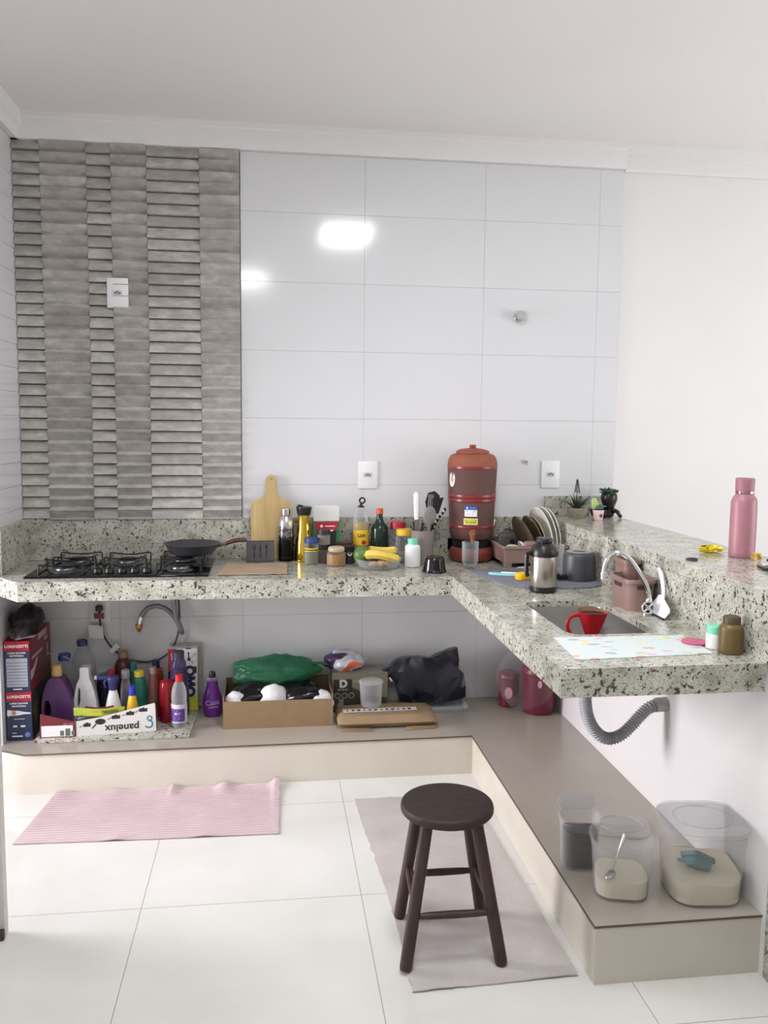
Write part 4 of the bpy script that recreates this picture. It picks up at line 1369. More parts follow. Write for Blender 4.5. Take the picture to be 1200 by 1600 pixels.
PINKM = M('dusty_pink_metal', (164, 112, 122), .42)
pb = thing('water_bottle', 'dusty pink metal water bottle standing on the bar ledge', 'bottle', (2.742, -1.372, HB))
part('bottle_body', p_lathe(chaikin([(0, 0), (.040, 0), (.0435, .004), (.0435, .185), (.041, .203), (.031, .216), (.0295, .222), (0, .222)], 2), 40), PINKM, pb)
part('neck_ring', p_lathe([(.0295, .221), (.0305, .222), (.0305, .229), (.0295, .230)], 36), M('pink_chrome', (196, 150, 156), .12, 1), pb)
part('cap', p_lathe(chaikin([(.0295, .229), (.031, .231), (.031, .260), (.0315, .262), (.0315, .270), (.029, .274), (0, .274)], 1), 36), M('dusty_pink_cap', (158, 106, 116), .5), pb)

wr = thing('candy_wrapper', 'crumpled shiny yellow wrapper lying on the bar ledge', 'wrapper', (2.690, -1.262, HB))
part('foil', p_ball(.042, .026, .015, 3, .45, 2.2, 6, -.9), M('yellow_foil', (222, 202, 30), .2, .3), wr, xf=X((0, 0, .0145)))
part('dark_inside', p_ball(.022, .018, .011, 3, .4, 2.4, 3), M('dark_wrapper_print', (54, 40, 40), .4), wr, xf=X((-.012, .004, .018)))
rg = part('hair_tie', p_tube([(.017 * math.cos(a) * (1 + .08 * math.sin(3 * a)), .017 * math.sin(a), 0) for a in [2 * PI * i / 26 for i in range(26)]], .0034, 8, closed=True), M('dark_elastic', (54, 54, 54), .6), None, loc=(2.535, -1.425, HB + .0036))
tag(rg, 'dark elastic hair tie lying near the inner edge of the bar ledge', 'hair tie')
gc = thing('hair_clip', 'small translucent gold claw clip at the foot of the pink bottle', 'hair clip', (2.748, -1.455, HB))
CLIPM = CLEAR('amber_clip_plastic', (226, 190, 90), .55, .1, .3, (250, 226, 150))
mb = MB()
for s_ in (-1, 1):
    for k in range(4):
        mb.add(p_tube(smooth_path([(s_ * .004, -.008 + .006 * k, .018), (s_ * .013, -.008 + .006 * k, .012), (s_ * .009, -.008 + .006 * k, .003)], 3), .0022, 6))
    mb.add(p_box(.004, .026, .010, .001, 1), X((s_ * .006, 0, .022), (0, s_ * .5, 0)))
mb.build('claws', CLIPM, gc)
part('hinge', p_tube([(0, -.012, .019), (0, .012, .019)], .003, 8), GOLD, gc)
ph = thing('smartphone', 'dark smartphone lying flat at the right end of the bar ledge', 'phone', (2.742, -1.63, HB), R_(-12))
part('phone_body', p_prism(rrect(.155, .074, .010), 0, .009, bev=.002), BLACK, ph)
part('screen', p_prism(rrect(.148, .067, .008), .009, .0094), BLACK_GLASS, ph)
pc = thing('key_pouch', 'black pouch with a white tab lying on the smartphone', 'pouch', (2.752, -1.60, HB + .0095), R_(-6))
part('pouch', p_ball(.058, .026, .017, 3, .2, 1.6, 3, -.9), M('black_pouch_fabric', (24, 24, 28), .6), pc, xf=X((.01, 0, .0155)))
part('white_tab', p_box(.034, .007, .004, .001, 1), WHITE_PL, pc, xf=X((-.057, -.014, .004), (0, 0, .4)))

# ------------------------------------------------------------------ under the worktop, left
def card_box(name, label, cat, loc, w, d, h, mats, rz=0, group=None):
    """closed carton: front face mat 0, sides mat 1, top mat 2"""
    t = thing(name, label, cat, loc, rz, group)
    bm = p_box(w, d, h, .0008, 1)
    bm.transform(X((0, 0, h / 2)))
    for f in bm.faces:
        n = f.normal
        f.material_index = 0 if n.y < -.7 else (2 if n.z > .7 else 1)
    me = bpy.data.meshes.new('carton')
    bm.to_mesh(me)
    bm.free()
    for m in mats:
        me.materials.append(m)
    o = bpy.data.objects.new('carton', me)
    COL.objects.link(o)
    o.parent = t
    return t


def bars(items, y, mat, name, parent, dep=.0006):
    mb = MB()
    for cx, cz, w, h in items:
        mb.add(p_box(w, dep, h), X((cx, y, cz)))
    return mb.build(name, mat, parent)


NAVY_CARD = M('navy_printed_card', (40, 52, 84), .4)
MAROON_CARD = M('maroon_printed_card', (116, 40, 48), .4)
DARK_CARD = M('dark_olive_printed_card', (46, 46, 40), .5)
RED_CARD = M('red_printed_card', (172, 36, 50), .4)
lo_ = card_box('shower_box', 'lower navy and red shower heater box on the plinth, showing a shower picture', 'box', (.058, -.205, P), .104, .35, .2155, (NAVY_CARD, DARK_CARD, RED_CARD), 0, 'stacked shower heater boxes')
hi_ = card_box('shower_box', 'upper navy and red shower heater box with striped grey panel, on its twin', 'box', (.055, -.205, P + .216), .104, .35, .2195, (NAVY_CARD, MAROON_CARD, RED_CARD), 0, 'stacked shower heater boxes')
for bxx, hh, up in ((lo_, .2155, 0), (hi_, .2195, 1)):
    yf = -.1752
    hd = part('red_header', p_box(.1035, .0006, .042), RED_CARD, bxx, xf=X((0, yf, hh - .0215)))
    part('brand_lettering', p_text('LORENZETTI', .0165, .0006, .0005), WHITE_INK, hd, loc=(0, yf - .0006, hh - .022))
    part('lettering', MB().add(p_text('LOREN SHOWER', .0098, .0006, .0003), X((0, 0, .006))).add(p_text('ELETRÔNICA', .0098, .0006, .0003), X((0, 0, -.006))).bm, WHITE_INK, bxx, loc=(0, yf - .0004, hh - .057))
    if up:
        pnl = part('grey_panel', p_box(.086, .0006, .125), M('silver_print', (176, 180, 192), .4), bxx, xf=X((0, yf, .0835)))
        bars([(0, .032 + .0135 * k, .082, .004) for k in range(8)], yf - .0004, M('grey_stripe_print', (132, 136, 150), .4), 'stripes', pnl)
        part('lettering', p_text('MAXI DUCHA', .0075, .0005, .0002), WHITE_INK, bxx, loc=(0, yf - .0004, .011)) if False else bars([(0, .011, .036, .005)], yf, WHITE_INK, 'small_print', bxx)
    else:
        pic = part('shower_picture', p_prism([(-.048, .138), (-.04, .136), (-.03, .134), (-.004, .133), (.02, .127), (.048, .123), (.048, .118), (.02, .117), (-.004, .112), (-.03, .111), (-.04, .112), (-.044, .105), (-.05, .116)], 0, .0007), WHITE_INK, bxx, xf=X((0, yf + .0004, 0), (PI / 2, 0, 0)))
        bars([(-.022, .123, .016, .018)], yf - .0006, M('orange_print', (206, 134, 92), .4), 'orange_window', pic)
        bars([(0, .096, .044, .0022), (-.018, .064, .016, .008), (.014, .064, .018, .008), (-.01, .02, .044, .006), (-.022, .034, .018, .003)], yf, WHITE_INK, 'small_print', bxx)
        part('blue_seal', p_lathe([(0, 0), (.011, 0), (.011, .0006), (0, .0006)], 20), M('seal_blue', (110, 134, 190), .4), bxx, xf=X((.032, yf + .0004, .026), (PI / 2, 0, 0)))
    ys = .0522
    mb = MB()
    if up:
        for cy, cz, w, h, sk in ((.04, .20, .14, .026, 0), (.10, .17, .06, .016, 0), (-.05, .135, .17, .012, .0), (.12, .11, .02, .06, 0)):
            mb.add(p_box(.0006, w, h), X((ys, cy, cz)))
        mb.build('side_print', M('dull_rose_print', (186, 160, 160), .5), bxx)
        part('side_picture', p_prism([(-.16, .045), (-.13, .05), (-.06, .095), (-.04, .12), (-.07, .118), (-.12, .09), (-.16, .085)], 0, .0006), M('pale_grey_print', (168, 160, 160), .5), bxx,
             xf=Matrix(((0, 0, 1, ys - .0003), (1, 0, 0, 0), (0, 1, 0, 0), (0, 0, 0, 1))))
    else:
        mb.add(p_prism([(-.17, .13), (-.10, .16), (.10, .17), (.16, .12), (.0, .08), (-.12, .06)], 0, .0006), Matrix(((0, 0, 1, ys - .0003), (1, 0, 0, 0), (0, 1, 0, 0), (0, 0, 0, 1))))
        mb.build('side_picture', M('olive_print_picture', (70, 74, 52), .5), bxx)

bg = thing('plastic_bag', 'crumpled black bag with a white label on top of the shower boxes', 'bag', (.066, -.235, P + .436))
part('bag_body', p_ball(.060, .135, .066, 4, .28, 1.7, 2, -.06), M('black_bag_film', (14, 14, 16), .55, bump=.4, scale=30), bg, xf=X((0, 0, .061)))
part('clear_bag', p_ball(.046, .055, .026, 3, .3, 2, 5, -.026), FILM, bg, xf=X((-.01, -.10, .027)))
part('white_label', placemat_sheet([(-.012, -.155), (.056, -.12), (.056, -.075), (-.012, -.10)], .012, .001, 8, 4, .006, 3), WHITE_CARD, bg, loc=(0, 0, -.006))
part('label_print', placemat_sheet([(.005, -.142), (.018, -.136), (.018, -.108), (.005, -.112)], .0135, .0006, 4, 4, .006, 3), M('barcode_grey', (120, 118, 118), .6), bg, loc=(0, 0, -.006))

# slab of granite the cleaning things stand on
gs = part('granite_offcut', p_prism([(.128, -.425), (.775, -.425), (.79, -.02), (.135, -.02)], P + .0005, P + .014, bev=.001), GRANITE, None)
tag(gs, 'thin granite offcut lying on the plinth beneath the cleaning bottles', 'granite slab')
Z0 = P + .0145


def moulded(name, label, cat, x, y, outline, hole, depth, mat, capr, capz, capmat, rz=0, handle_r=None, z=None):
    """flat-sided moulded jug with a grip hole"""
    t = thing(name, label, cat, (x, y, Z0 if z is None else z), rz)
    part('body', p_prism(chaikin(outline + [outline[0]], 2)[:-1], -depth / 2, depth / 2, holes=[hole] if hole else (), bev=depth * .22, seg=3), mat, t, xf=X((0, 0, 0), (PI / 2, 0, 0)), angle=60)
    if capz:
        part('cap', p_lathe(chaikin([(0, capz[0]), (capr, capz[0]), (capr, capz[0] + (capz[1] - capz[0]) * .45), (capr * .9, capz[0] + (capz[1] - capz[0]) * .5), (capr * .9, capz[1]), (0, capz[1])], 1)), capmat, t, loc=(capz[2], 0, 0))
    return t


PURPLE_PL = M('dark_purple_plastic', (84, 46, 96), .4)
moulded('detergent_bottle', 'big dark purple detergent bottle with a beige cap and grip hole', 'bottle', .192, -.262,
        [(-.062, 0), (.062, 0), (.066, .06), (.064, .12), (.050, .18), (.030, .222), (.018, .235), (-.022, .235), (-.034, .222), (-.058, .165), (-.066, .09)],
        [(-.05, .05), (-.036, .045), (-.024, .07), (-.022, .105), (-.034, .135), (-.048, .13), (-.054, .09)], .075, PURPLE_PL, .023, (.232, .284, -.003), M('beige_gold_cap', (204, 168, 104), .4))
moulded('bleach_jug', 'white open-necked bleach jug with a grip handle behind the lime bag', 'jug', .302, -.225,
        [(-.050, 0), (.050, 0), (.054, .01), (.054, .06), (.047, .13), (.032, .190), (.022, .212), (.021, .225), (.021, .255), (.021, .264), (-.018, .264), (-.018, .255), (-.018, .225), (-.020, .212), (-.034, .19), (-.048, .11), (-.054, .06), (-.054, .01)],
        [(-.034, .085), (-.022, .08), (-.018, .12), (-.018, .165), (-.024, .172), (-.03, .14)], .056, M('translucent_white_jug', (226, 226, 228), .4), .016, None, WHITE_PL)
BLUE_CAP = M('navy_blue_cap', (48, 50, 104), .4)
vessel('water_jug', 'tall clear water jug with a dark blue cap at the very back', 'jug', .262, -.082, Z0,
       [(0, 0), (.056, 0), (.059, .008), (.059, .19), (.056, .24), (.035, .29), (.020, .315), (.019, .33), (0, .33)], PLASTIC, capprof(.024, .322, .348, .003), BLUE_CAP)
wj = vessel('water_jug', 'clear water jug with a blue cap and a loose white carrying strap', 'jug', .198, -.158, Z0,
            [(0, 0), (.051, 0), (.054, .008), (.054, .06), (.050, .08), (.054, .10), (.054, .20), (.040, .245), (.020, .270), (.019, .285), (0, .285)], MILKY, capprof(.027, .275, .305, .003), M('mid_blue_cap', (44, 74, 128), .4))
part('strap', p_tube(smooth_path([(.03, -.018, .282), (.008, -.026, .296), (-.03, -.012, .303), (-.075, .01, .306)], 5), .003, 8, flat=.5), WHITE_PL, wj)

# opened cookware carton
pc_ = thing('carton', 'opened cookware carton with white printed front holding cleaning products', 'box', (0, 0, Z0))
ang = math.atan2(.035, .334)
base_c = Vector((.294, -.392, 0))
part('front_panel', p_prism([(0, 0), (.334, 0), (.330, .124), (.325, .126), (.20, .099), (.10, .078), (.0, .066)], -.002, .002), WHITE_CARD, pc_, loc=base_c, rot=(PI / 2, 0, ang))
part('side_panel', p_prism([(-.151, .0), (0, 0), (.0, .064), (-.146, .106)], -.002, .002), MAROON_CARD, pc_, loc=base_c + Vector((0, -.001, 0)), rot=(PI / 2, 0, R_(1)))
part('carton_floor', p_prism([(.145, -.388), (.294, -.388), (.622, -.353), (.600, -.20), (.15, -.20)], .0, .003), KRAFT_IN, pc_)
part('end_panel', p_box(.003, .13, .085), MAROON_CARD, pc_, xf=X((.616, -.288, .0465), (0, 0, .18)))


def on_front(bm, u, v, name, mat, dy=-.0026):
    bm.transform(X((u, v, 0)))
    bm.transform(Matrix(((1, 0, 0, 0), (0, 0, 1, dy), (0, 1, 0, 0), (0, 0, 0, 1))))
    return part(name, bm, mat, pc_, loc=base_c, rot=(0, 0, ang))


bm = p_text('panelux', .046, .0006, .0006)
bm.transform(X((.190, -.0028, .026), (0, PI - .0, 0)) @ Matrix.Scale(1, 4))
part('brand_lettering', bm, INK, pc_, loc=base_c, rot=(0, 0, ang))
LOGO = M('logo_teal', (62, 118, 150), .4)
on_front(p_tube([(.016 * math.cos(a), .016 * math.sin(a), 0) for a in [R_(-150 + 12 * i) for i in range(22)]], .0030, 6, flat=.3), .302, .034, 'logo_mark', LOGO)
on_front(p_tube([(.009 * math.cos(a), .010 * math.sin(a), 0) for a in [2 * PI * i / 18 for i in range(18)]], .0026, 6, closed=True, flat=.3), .306, .060, 'logo_mark', LOGO)
for i, (u, v, w) in enumerate(((.045, .045, .028), (.10, .056, .040), (.165, .072, .034), (.225, .084, .032), (.280, .096, .034))):
    if i == 1:
        mb = MB().add(p_prism([(.022 * math.cos(a), .013 * math.sin(a)) for a in [2 * PI * k / 18 for k in range(18)]], 0, .0006)).add(p_prism([(-.016, -.012), (-.034, -.030), (-.037, -.027), (-.02, -.008)], 0, .0006))
    else:
        mb = MB().add(p_prism([(-w / 2, -.008), (w / 2, -.008), (w / 2 + .001, .007), (-w / 2 - .001, .007)], 0, .0006)).add(p_prism([(-w / 2 - .018, -.010), (-w / 2, -.002), (-w / 2, .001), (-w / 2 - .018, -.007)], 0, .0006)).add(p_prism([(-.005, .007), (.005, .007), (.003, .011), (-.003, .011)], 0, .0006, ))
    on_front(mb.bm, u, v + .003, 'pan_picture', M('dark_pan_print', (44, 38, 40), .5))
mb = MB()
for cx, cz, w, h in ((-.078, .028, .130, .048),):
    mb.add(p_box(w, .0006, h), X((cx, -.0026, cz)))
wp = mb.build('white_field', WHITE_INK, pc_, loc=base_c + Vector((0, -.001, 0)), rot=(0, 0, R_(1)))
bars([(-.058, .018, .016, .022), (-.034, .022, .020, .032), (-.012, .018, .014, .020)], -.0032, M('green_product_print', (96, 108, 92), .5), 'product_picture', wp)
bars([(-.11, .068, .05, .002), (-.112, .062, .046, .002), (-.05, .060, .03, .002), (-.05, .055, .026, .002), (-.018, .058, .02, .002)], -.0026, M('rose_print', (190, 130, 138), .5), 'small_print', pc_).location = base_c + Vector((0, -.001, 0))

lb = thing('cleaning_bag', 'dark plastic pack with a lime green printed band lying in the cookware carton', 'bag', (.385, -.335, Z0 + .030))
part('pack_body', p_ball(.105, .028, .046, 4, .15, 1.8, 8, -.5), M('dark_grey_film', (64, 64, 70), .3, bump=.4, scale=30), lb, xf=X((0, 0, .026)))


def band_sheet(x0, x1, z0, z1, y, sag, seed):
    def fn(u, v):
        x = x0 + (x1 - x0) * u
        s_ = math.sin(PI * u)
        return (x, y - .016 * s_ + .003 * noise.noise(Vector((x * 40, v * 3, seed))), z0 + (z1 - z0) * v - sag * s_ + .005 * noise.noise(Vector((x * 22, seed, 0))))
    return solid(p_grid(30, 6, fn), .0015)


LIME = M('lime_green_film', (172, 182, 62), .4)
part('lime_band', band_sheet(-.108, .108, .052, .086, -.020, .004, 2), LIME, lb)
part('lime_band', band_sheet(-.100, .02, .004, .018, -.026, -.002, 4), LIME, lb)
mb = MB()
rnd = random.Random(4)
for k in range(9):
    mb.add(p_box(.0075, .0008, .012), X((.008 + .0088 * k, -.0375 + .00022 * (k - 4) ** 2 - .0005, .066 + .0012 * k * .4), (0, rnd.uniform(-.1, .1), 0)))
mb.build('dark_print', M('dark_olive_print', (88, 96, 30), .5), lb)
part('red_strip', p_tube(smooth_path([(-.06, -.012, .085), (-.02, -.016, .079), (.02, -.016, .079), (.06, -.012, .085)], 4), .006, 6, flat=.6), M('dark_red_film', (120, 26, 36), .4), lb)

# bottles crowded in and behind the carton
vessel('cleaner_bottle', 'dark navy bottle with a cloudy plastic cup over its neck', 'bottle', .368, -.128, Z0,
       [(0, 0), (.034, 0), (.036, .006), (.036, .15), (.030, .19), (.026, .20), (0, .20)], M('navy_plastic_bottle', (36, 42, 72), .35), chaikin([(0, .198), (.037, .198), (.041, .216), (.040, .226), (0, .226)], 1), MILKY, group='cleaning bottles under the worktop')
sb = thing('spray_bottle', 'white spray bottle with a navy blue trigger head', 'bottle', (.428, -.262, Z0), 0, 'cleaning bottles under the worktop')
part('body', p_lathe(chaikin([(0, 0), (.040, 0), (.042, .006), (.038, .06), (.026, .125), (.017, .158), (.0165, .166), (0, .166)], 2)), WHITE_PL, sb, xf=X(sc=(1, .7, 1)))
part('trigger_head', MB().add(p_lathe(chaikin([(0, .162), (.019, .162), (.021, .185), (.027, .212), (.024, .226), (0, .228)], 1))).add(p_box(.085, .022, .020, .006), X((-.026, 0, .220))).add(p_tube(smooth_path([(-.026, 0, .214), (-.036, 0, .195), (-.030, 0, .172)], 4), .005, 8)).bm, BLUE_CAP, sb)
part('nozzle', p_box(.012, .018, .018, .003), M('pale_blue_nozzle', (176, 186, 206), .4), sb, xf=X((-.073, 0, .220)))
vessel('soap_bottle', 'large bottle of maroon liquid with a beige cap at the back wall', 'bottle', .441, -.066, Z0,
       [(0, 0), (.042, 0), (.044, .006), (.044, .20), (.034, .235), (.018, .255), (.017, .262), (0, .262)], M('maroon_liquid_plastic', (92, 42, 46), .25), capprof(.023, .256, .287, .003), M('tan_cap', (150, 128, 98), .5), group='cleaning bottles under the worktop')
vessel('soap_bottle', 'slim bottle whose bright red cap shows above the navy trigger head', 'bottle', .408, -.185, Z0,
       [(0, 0), (.016, 0), (.018, .004), (.018, .17), (.012, .196), (0, .196)], M('dark_red_plastic', (110, 30, 40), .4), capprof(.017, .195, .232), RED_LID, group='cleaning bottles under the worktop')
vessel('cleaner_bottle', 'clear bottle of blue-grey liquid with a grey cap between the navy and green bottles', 'bottle', .474, -.205, Z0,
       [(0, 0), (.022, 0), (.024, .004), (.024, .15), (.016, .19), (.014, .20), (0, .20)], PLASTIC, capprof(.0185, .198, .236), M('grey_cap', (150, 152, 156), .4), .13, M('blue_grey_liquid', (52, 74, 106), .2), 'cleaning bottles under the worktop')
yb = vessel('polish_bottle', 'yellow cone-shaped bottle with a bright blue cap just behind the carton front', 'bottle', .515, -.288, Z0,
            [(0, 0), (.030, 0), (.031, .006), (.028, .06), (.019, .125), (.014, .145), (0, .145)], M('yellow_plastic', (232, 184, 44), .4), capprof(.015, .143, .186, .005), M('bright_blue_cap', (44, 56, 170), .4), group='cleaning bottles under the worktop')
part('grey_label', p_lathe([(.0315, .030), (.029, .055)], 12, R_(200), R_(330)), M('lilac_grey_label', (168, 166, 186), .5), yb)
TEAL = M('green_teal_plastic', (34, 112, 98), .3)
vessel('detergent_bottle', 'green cleaner bottle with a yellow cap and waist groove', 'bottle', .530, -.186, Z0,
       [(0, 0), (.036, 0), (.038, .006), (.038, .07), (.034, .085), (.038, .10), (.038, .13), (.030, .175), (.020, .20), (0, .20)], TEAL, capprof(.0225, .198, .224), M('yellow_cap', (224, 202, 66), .4), group='cleaning bottles under the worktop',
       labels=(('lime_label', .0384, .03, .065, 190, 350, LIME),))
vessel('detergent_bottle', 'bottle with a teal cap, only its top showing behind the green bottle', 'bottle', .494, -.108, Z0,
       [(0, 0), (.024, 0), (.025, .004), (.025, .17), (.013, .20), (0, .20)], M('dull_teal_plastic', (60, 110, 110), .4), capprof(.0145, .20, .240), M('teal_cap', (54, 140, 134), .4), group='cleaning bottles under the worktop')
vessel('cleaner_bottle', 'slim pinkish clear bottle with a grey cap beside the green bottle', 'bottle', .590, -.168, Z0,
       [(0, 0), (.024, 0), (.026, .004), (.026, .12), (.018, .175), (.012, .205), (0, .205)], CLEAR('pink_clear_plastic', (196, 140, 130), .4, .1, .4, (226, 190, 184)), capprof(.0155, .203, .234), M('pinkish_grey_cap', (156, 140, 136), .4), .09, M('blue_green_liquid', (70, 100, 116), .2), 'cleaning bottles under the worktop')
vessel('cleaner_bottle', 'orange bottle with a dark navy cap against the back wall', 'bottle', .592, -.078, Z0,
       [(0, 0), (.030, 0), (.032, .005), (.032, .19), (.028, .205), (0, .207)], M('orange_red_plastic', (170, 72, 44), .4), capprof(.017, .206, .244), M('dark_navy_cap', (40, 38, 66), .4), group='cleaning bottles under the worktop')
RED_LIQ = CLEAR('red_liquid_plastic', (150, 30, 44), .75, .12, .2, (200, 60, 70))
vessel('soap_bottle', 'front red bottle with a flat top standing right of the cookware carton', 'bottle', .660, -.232, Z0,
       [(0, 0), (.033, 0), (.035, .006), (.035, .08), (.033, .09), (.035, .10), (.035, .17), (.028, .19), (0, .195)], RED_LIQ, None, None, .12, M('deep_red_liquid', (110, 20, 34), .3), 'cleaning bottles under the worktop')
vessel('soap_bottle', 'second red bottle, partly hidden by the right edge of the carton', 'bottle', .633, -.155, Z0,
       [(0, 0), (.026, 0), (.028, .006), (.028, .14), (.022, .165), (0, .17)], RED_LIQ, None, None, .10, M('deep_red_liquid', (110, 20, 34), .3), 'cleaning bottles under the worktop')
av = vessel('vinegar_bottle', 'clear bottle with a red cap and purple label at the slab front', 'bottle', .722, -.318, Z0,
            [(0, 0), (.026, 0), (.031, .012), (.034, .02), (.034, .115), (.031, .120), (.034, .126), (.033, .165), (.022, .20), (.014, .212), (0, .212)], PLASTIC, capprof(.0165, .208, .240), M('bright_red_cap', (196, 36, 48), .4), None, None,
            labels=(('white_label', .0345, .028, .112, 180, 360, M('pale_grey_label', (196, 194, 204), .5)), ('purple_label', .0349, .034, .092, 182, 318, M('purple_label', (84, 54, 128), .45))))
bm = MB()
for dx, dz, w, h in ((-.012, .084, .022, .003), (-.008, .071, .010, .010), (.006, .071, .012, .010), (-.006, .060, .026, .004), (-.004, .049, .024, .010), (-.008, .038, .016, .004)):
    bm.add(p_box(w, .0005, h), X((dx, -.0004, dz)))
part('label_print', wrap(bm.bm, .0352, R_(-98)), M('pale_lilac_print', (200, 188, 216), .5), av)
vp_ = vessel('detergent_bottle', 'tall clear-shouldered bottle of dark purple liquid with a dark grey cap', 'bottle', .704, -.158, Z0,
             [(0, 0), (.044, 0), (.047, .006), (.047, .12), (.040, .165), (.036, .20), (.036, .25), (.024, .272), (.023, .28), (0, .28)], CLEAR('violet_clear_plastic', (96, 84, 128), .45, .1, .35, (200, 190, 214)), capprof(.027, .276, .304, .002), M('dark_slate_cap', (62, 62, 72), .4), .215, M('dark_purple_liquid', (58, 36, 92), .2))
om = card_box('soap_powder_box', 'white soap powder carton with a red spine and blue splash emblem', 'box', (.716, -.072, Z0), .135, .046, .298, (WHITE_CARD, WHITE_CARD, WHITE_CARD))
part('red_spine', p_box(.040, .0006, .297), RED_CARD, om, xf=X((-.047, -.0233, .149)))
part('dark_band', p_box(.040, .0007, .06), M('dark_spine_print', (54, 26, 34), .5), om, xf=X((-.047, -.0235, .16)))
part('spine_text', MB().add(p_text('LAVAGEM', .017, .0005, .0003), X((0, 0, 0), (0, PI / 2, 0))).bm, WHITE_INK, om, loc=(-.047, -.0242, .238))
part('yellow_band', p_box(.093, .0006, .07), M('yellow_green_print', (206, 206, 60), .5), om, xf=X((.0205, -.0233, .036)))
part('brand_lettering', MB().add(p_text('OMO', .062, .0006, .004), X((0, 0, 0), (0, -PI / 2, 0))).bm, NAVY_INK, om, loc=(.036, -.0238, .140))
mb = MB()
for a, L in ((95, .034), (40, .046), (150, .040), (215, .036), (320, .026)):
    c_, s_ = math.cos(R_(a)), math.sin(R_(a))
    mb.add(p_tube([(0, 0, 0), (c_ * L * .6, 0, s_ * L * .6), (c_ * L, 0, s_ * L)], .003, 8, radii=[.0035, .0022, .0055], flat=.12))
mb.add(p_ball(.008, .0008, .008, 2))
mb.build('splash_emblem', NAVY_INK, om, loc=(.030, -.0236, .246))
part('dark_tab', p_box(.024, .006, .004), INK, om, xf=X((.028, -.0225, .298)))
part('grey_badge', p_box(.016, .0006, .032), INK, om, xf=X((.056, -.0233, .195)))
sl = part('tile_offcut', p_prism([(-.075, 0), (.075, 0), (.075, .304), (-.075, .304)], 0, .012), M('pale_stone_edge', (168, 166, 156), .5, var=.15, scale=60), None, loc=(.728, -.022, Z0 + .0005), rot=(PI / 2 - .02, 0, 0))
tag(sl, 'pale stone offcut leaning on the back wall behind the white soap powder carton', 'tile')

VIO = M('violet_translucent', (96, 34, 128), .15)
ch = thing('air_freshener_bottle', 'violet rounded cleaner bottle with a black cap left of the cardboard box', 'bottle', (.856, -.145, P))
xf = X(sc=(1, .7, 1))
part('body', p_lathe(chaikin([(0, 0), (.034, 0), (.037, .006), (.044, .04), (.045, .07), (.040, .10), (.028, .135), (.024, .165), (.026, .172), (.0, .176)], 2), 32), VIO, ch, xf=xf)
part('clear_collar', p_lathe([(0, .170), (.026, .170), (.025, .186), (0, .186)], 24), MILKY, ch, xf=xf)
part('cap', p_lathe(chaikin([(0, .184), (.016, .184), (.015, .208), (.012, .214), (0, .214)], 1)), BLACK, ch)
LIL = M('lilac_print', (176, 140, 190), .4)
part('label_text', MB().add(wrap(p_text('Casa', .034, .0006, .0003), .06)).bm, LIL, ch, loc=(0, .028, .072), rot=(0, -.12, 0))
part('label_text', MB().add(wrap(p_text('perfume', .014, .0006, .0002), .06)).bm, LIL, ch, loc=(.004, .028, .052), rot=(0, -.12, 0))

# ------------------------------------------------------------------ under the worktop, middle
kb = thing('cardboard_box', 'open low brown cardboard box filled with black and white bags', 'box', (1.161, -.195, P))
w_, d_, h_ = .492, .275, .126
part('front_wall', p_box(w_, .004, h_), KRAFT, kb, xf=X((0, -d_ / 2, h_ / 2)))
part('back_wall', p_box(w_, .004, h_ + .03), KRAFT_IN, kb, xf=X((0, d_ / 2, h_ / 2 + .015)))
part('side_wall', p_box(.004, d_, h_ + .02), KRAFT, kb, xf=X((-w_ / 2 + .002, 0, h_ / 2 + .01)))
part('side_wall', p_box(.004, d_, h_ + .02), KRAFT, kb, xf=X((w_ / 2 - .002, 0, h_ / 2 + .01)))
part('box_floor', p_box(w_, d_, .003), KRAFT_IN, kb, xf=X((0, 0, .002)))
BLACK_FILM = M('glossy_black_film', (20, 20, 22), .18, bump=.5, scale=24)
WHITE_FILM = M('glossy_white_film', (232, 230, 234), .25, bump=.3, scale=20)
WB = 'black and white bags in the cardboard box'
for lab, x, y, z, rx, ry, rz_, m, sd in (('left black bag, glossy, sagging over the white one in the box', 1.040, -.225, .118, .115, .085, .060, BLACK_FILM, 1),
                                         ('rounded bright white bag bulging between the black bags', 1.135, -.262, .100, .078, .060, .078, WHITE_FILM, 2),
                                         ('middle black bag lying across the back of the cardboard box', 1.222, -.175, .112, .13, .09, .060, BLACK_FILM, 3),
                                         ('right black bag with a shiny fold at the box front', 1.280, -.265, .110, .100, .055, .056, BLACK_FILM, 4),
                                         ('white bag showing at the far right of the cardboard box', 1.352, -.285, .092, .060, .040, .058, WHITE_FILM, 5),
                                         ('white bag showing at the left corner of the cardboard box', .968, -.272, .092, .055, .050, .060, WHITE_FILM, 6)):
    t = thing('plastic_bag', lab, 'bag', (x, y, P + z), 0, WB)
    part('bag_body', p_ball(rx, ry, rz_, 4, .16 if m is BLACK_FILM else .2, 1.1, sd), m, t, angle=180, rot=(0, .35 if m is WHITE_FILM else -.12, 0))
gbm = CLEAR('green_bag_film', (70, 140, 106), .42, .25, .25, (140, 205, 172), wrinkle=20)
gb = thing('plastic_bag', 'translucent green bag lying over the back of the cardboard box', 'bag', (1.148, -.13, P + .205))
bm = p_ball(.205, .085, .072, 5, .17, 1.7, 12)
for v in bm.verts:
    v.co.x = max(v.co.x, -.196)
    v.co += Vector((0, 0, .005 * noise.noise(v.co * 38)))
part('bag_body', bm, gbm, gb, angle=180)
part('bag_tail', p_tube(smooth_path([(.17, -.01, .03), (.21, -.012, .034), (.245, -.01, .03)], 4), .018, 10, flat=.35), gbm, gb)

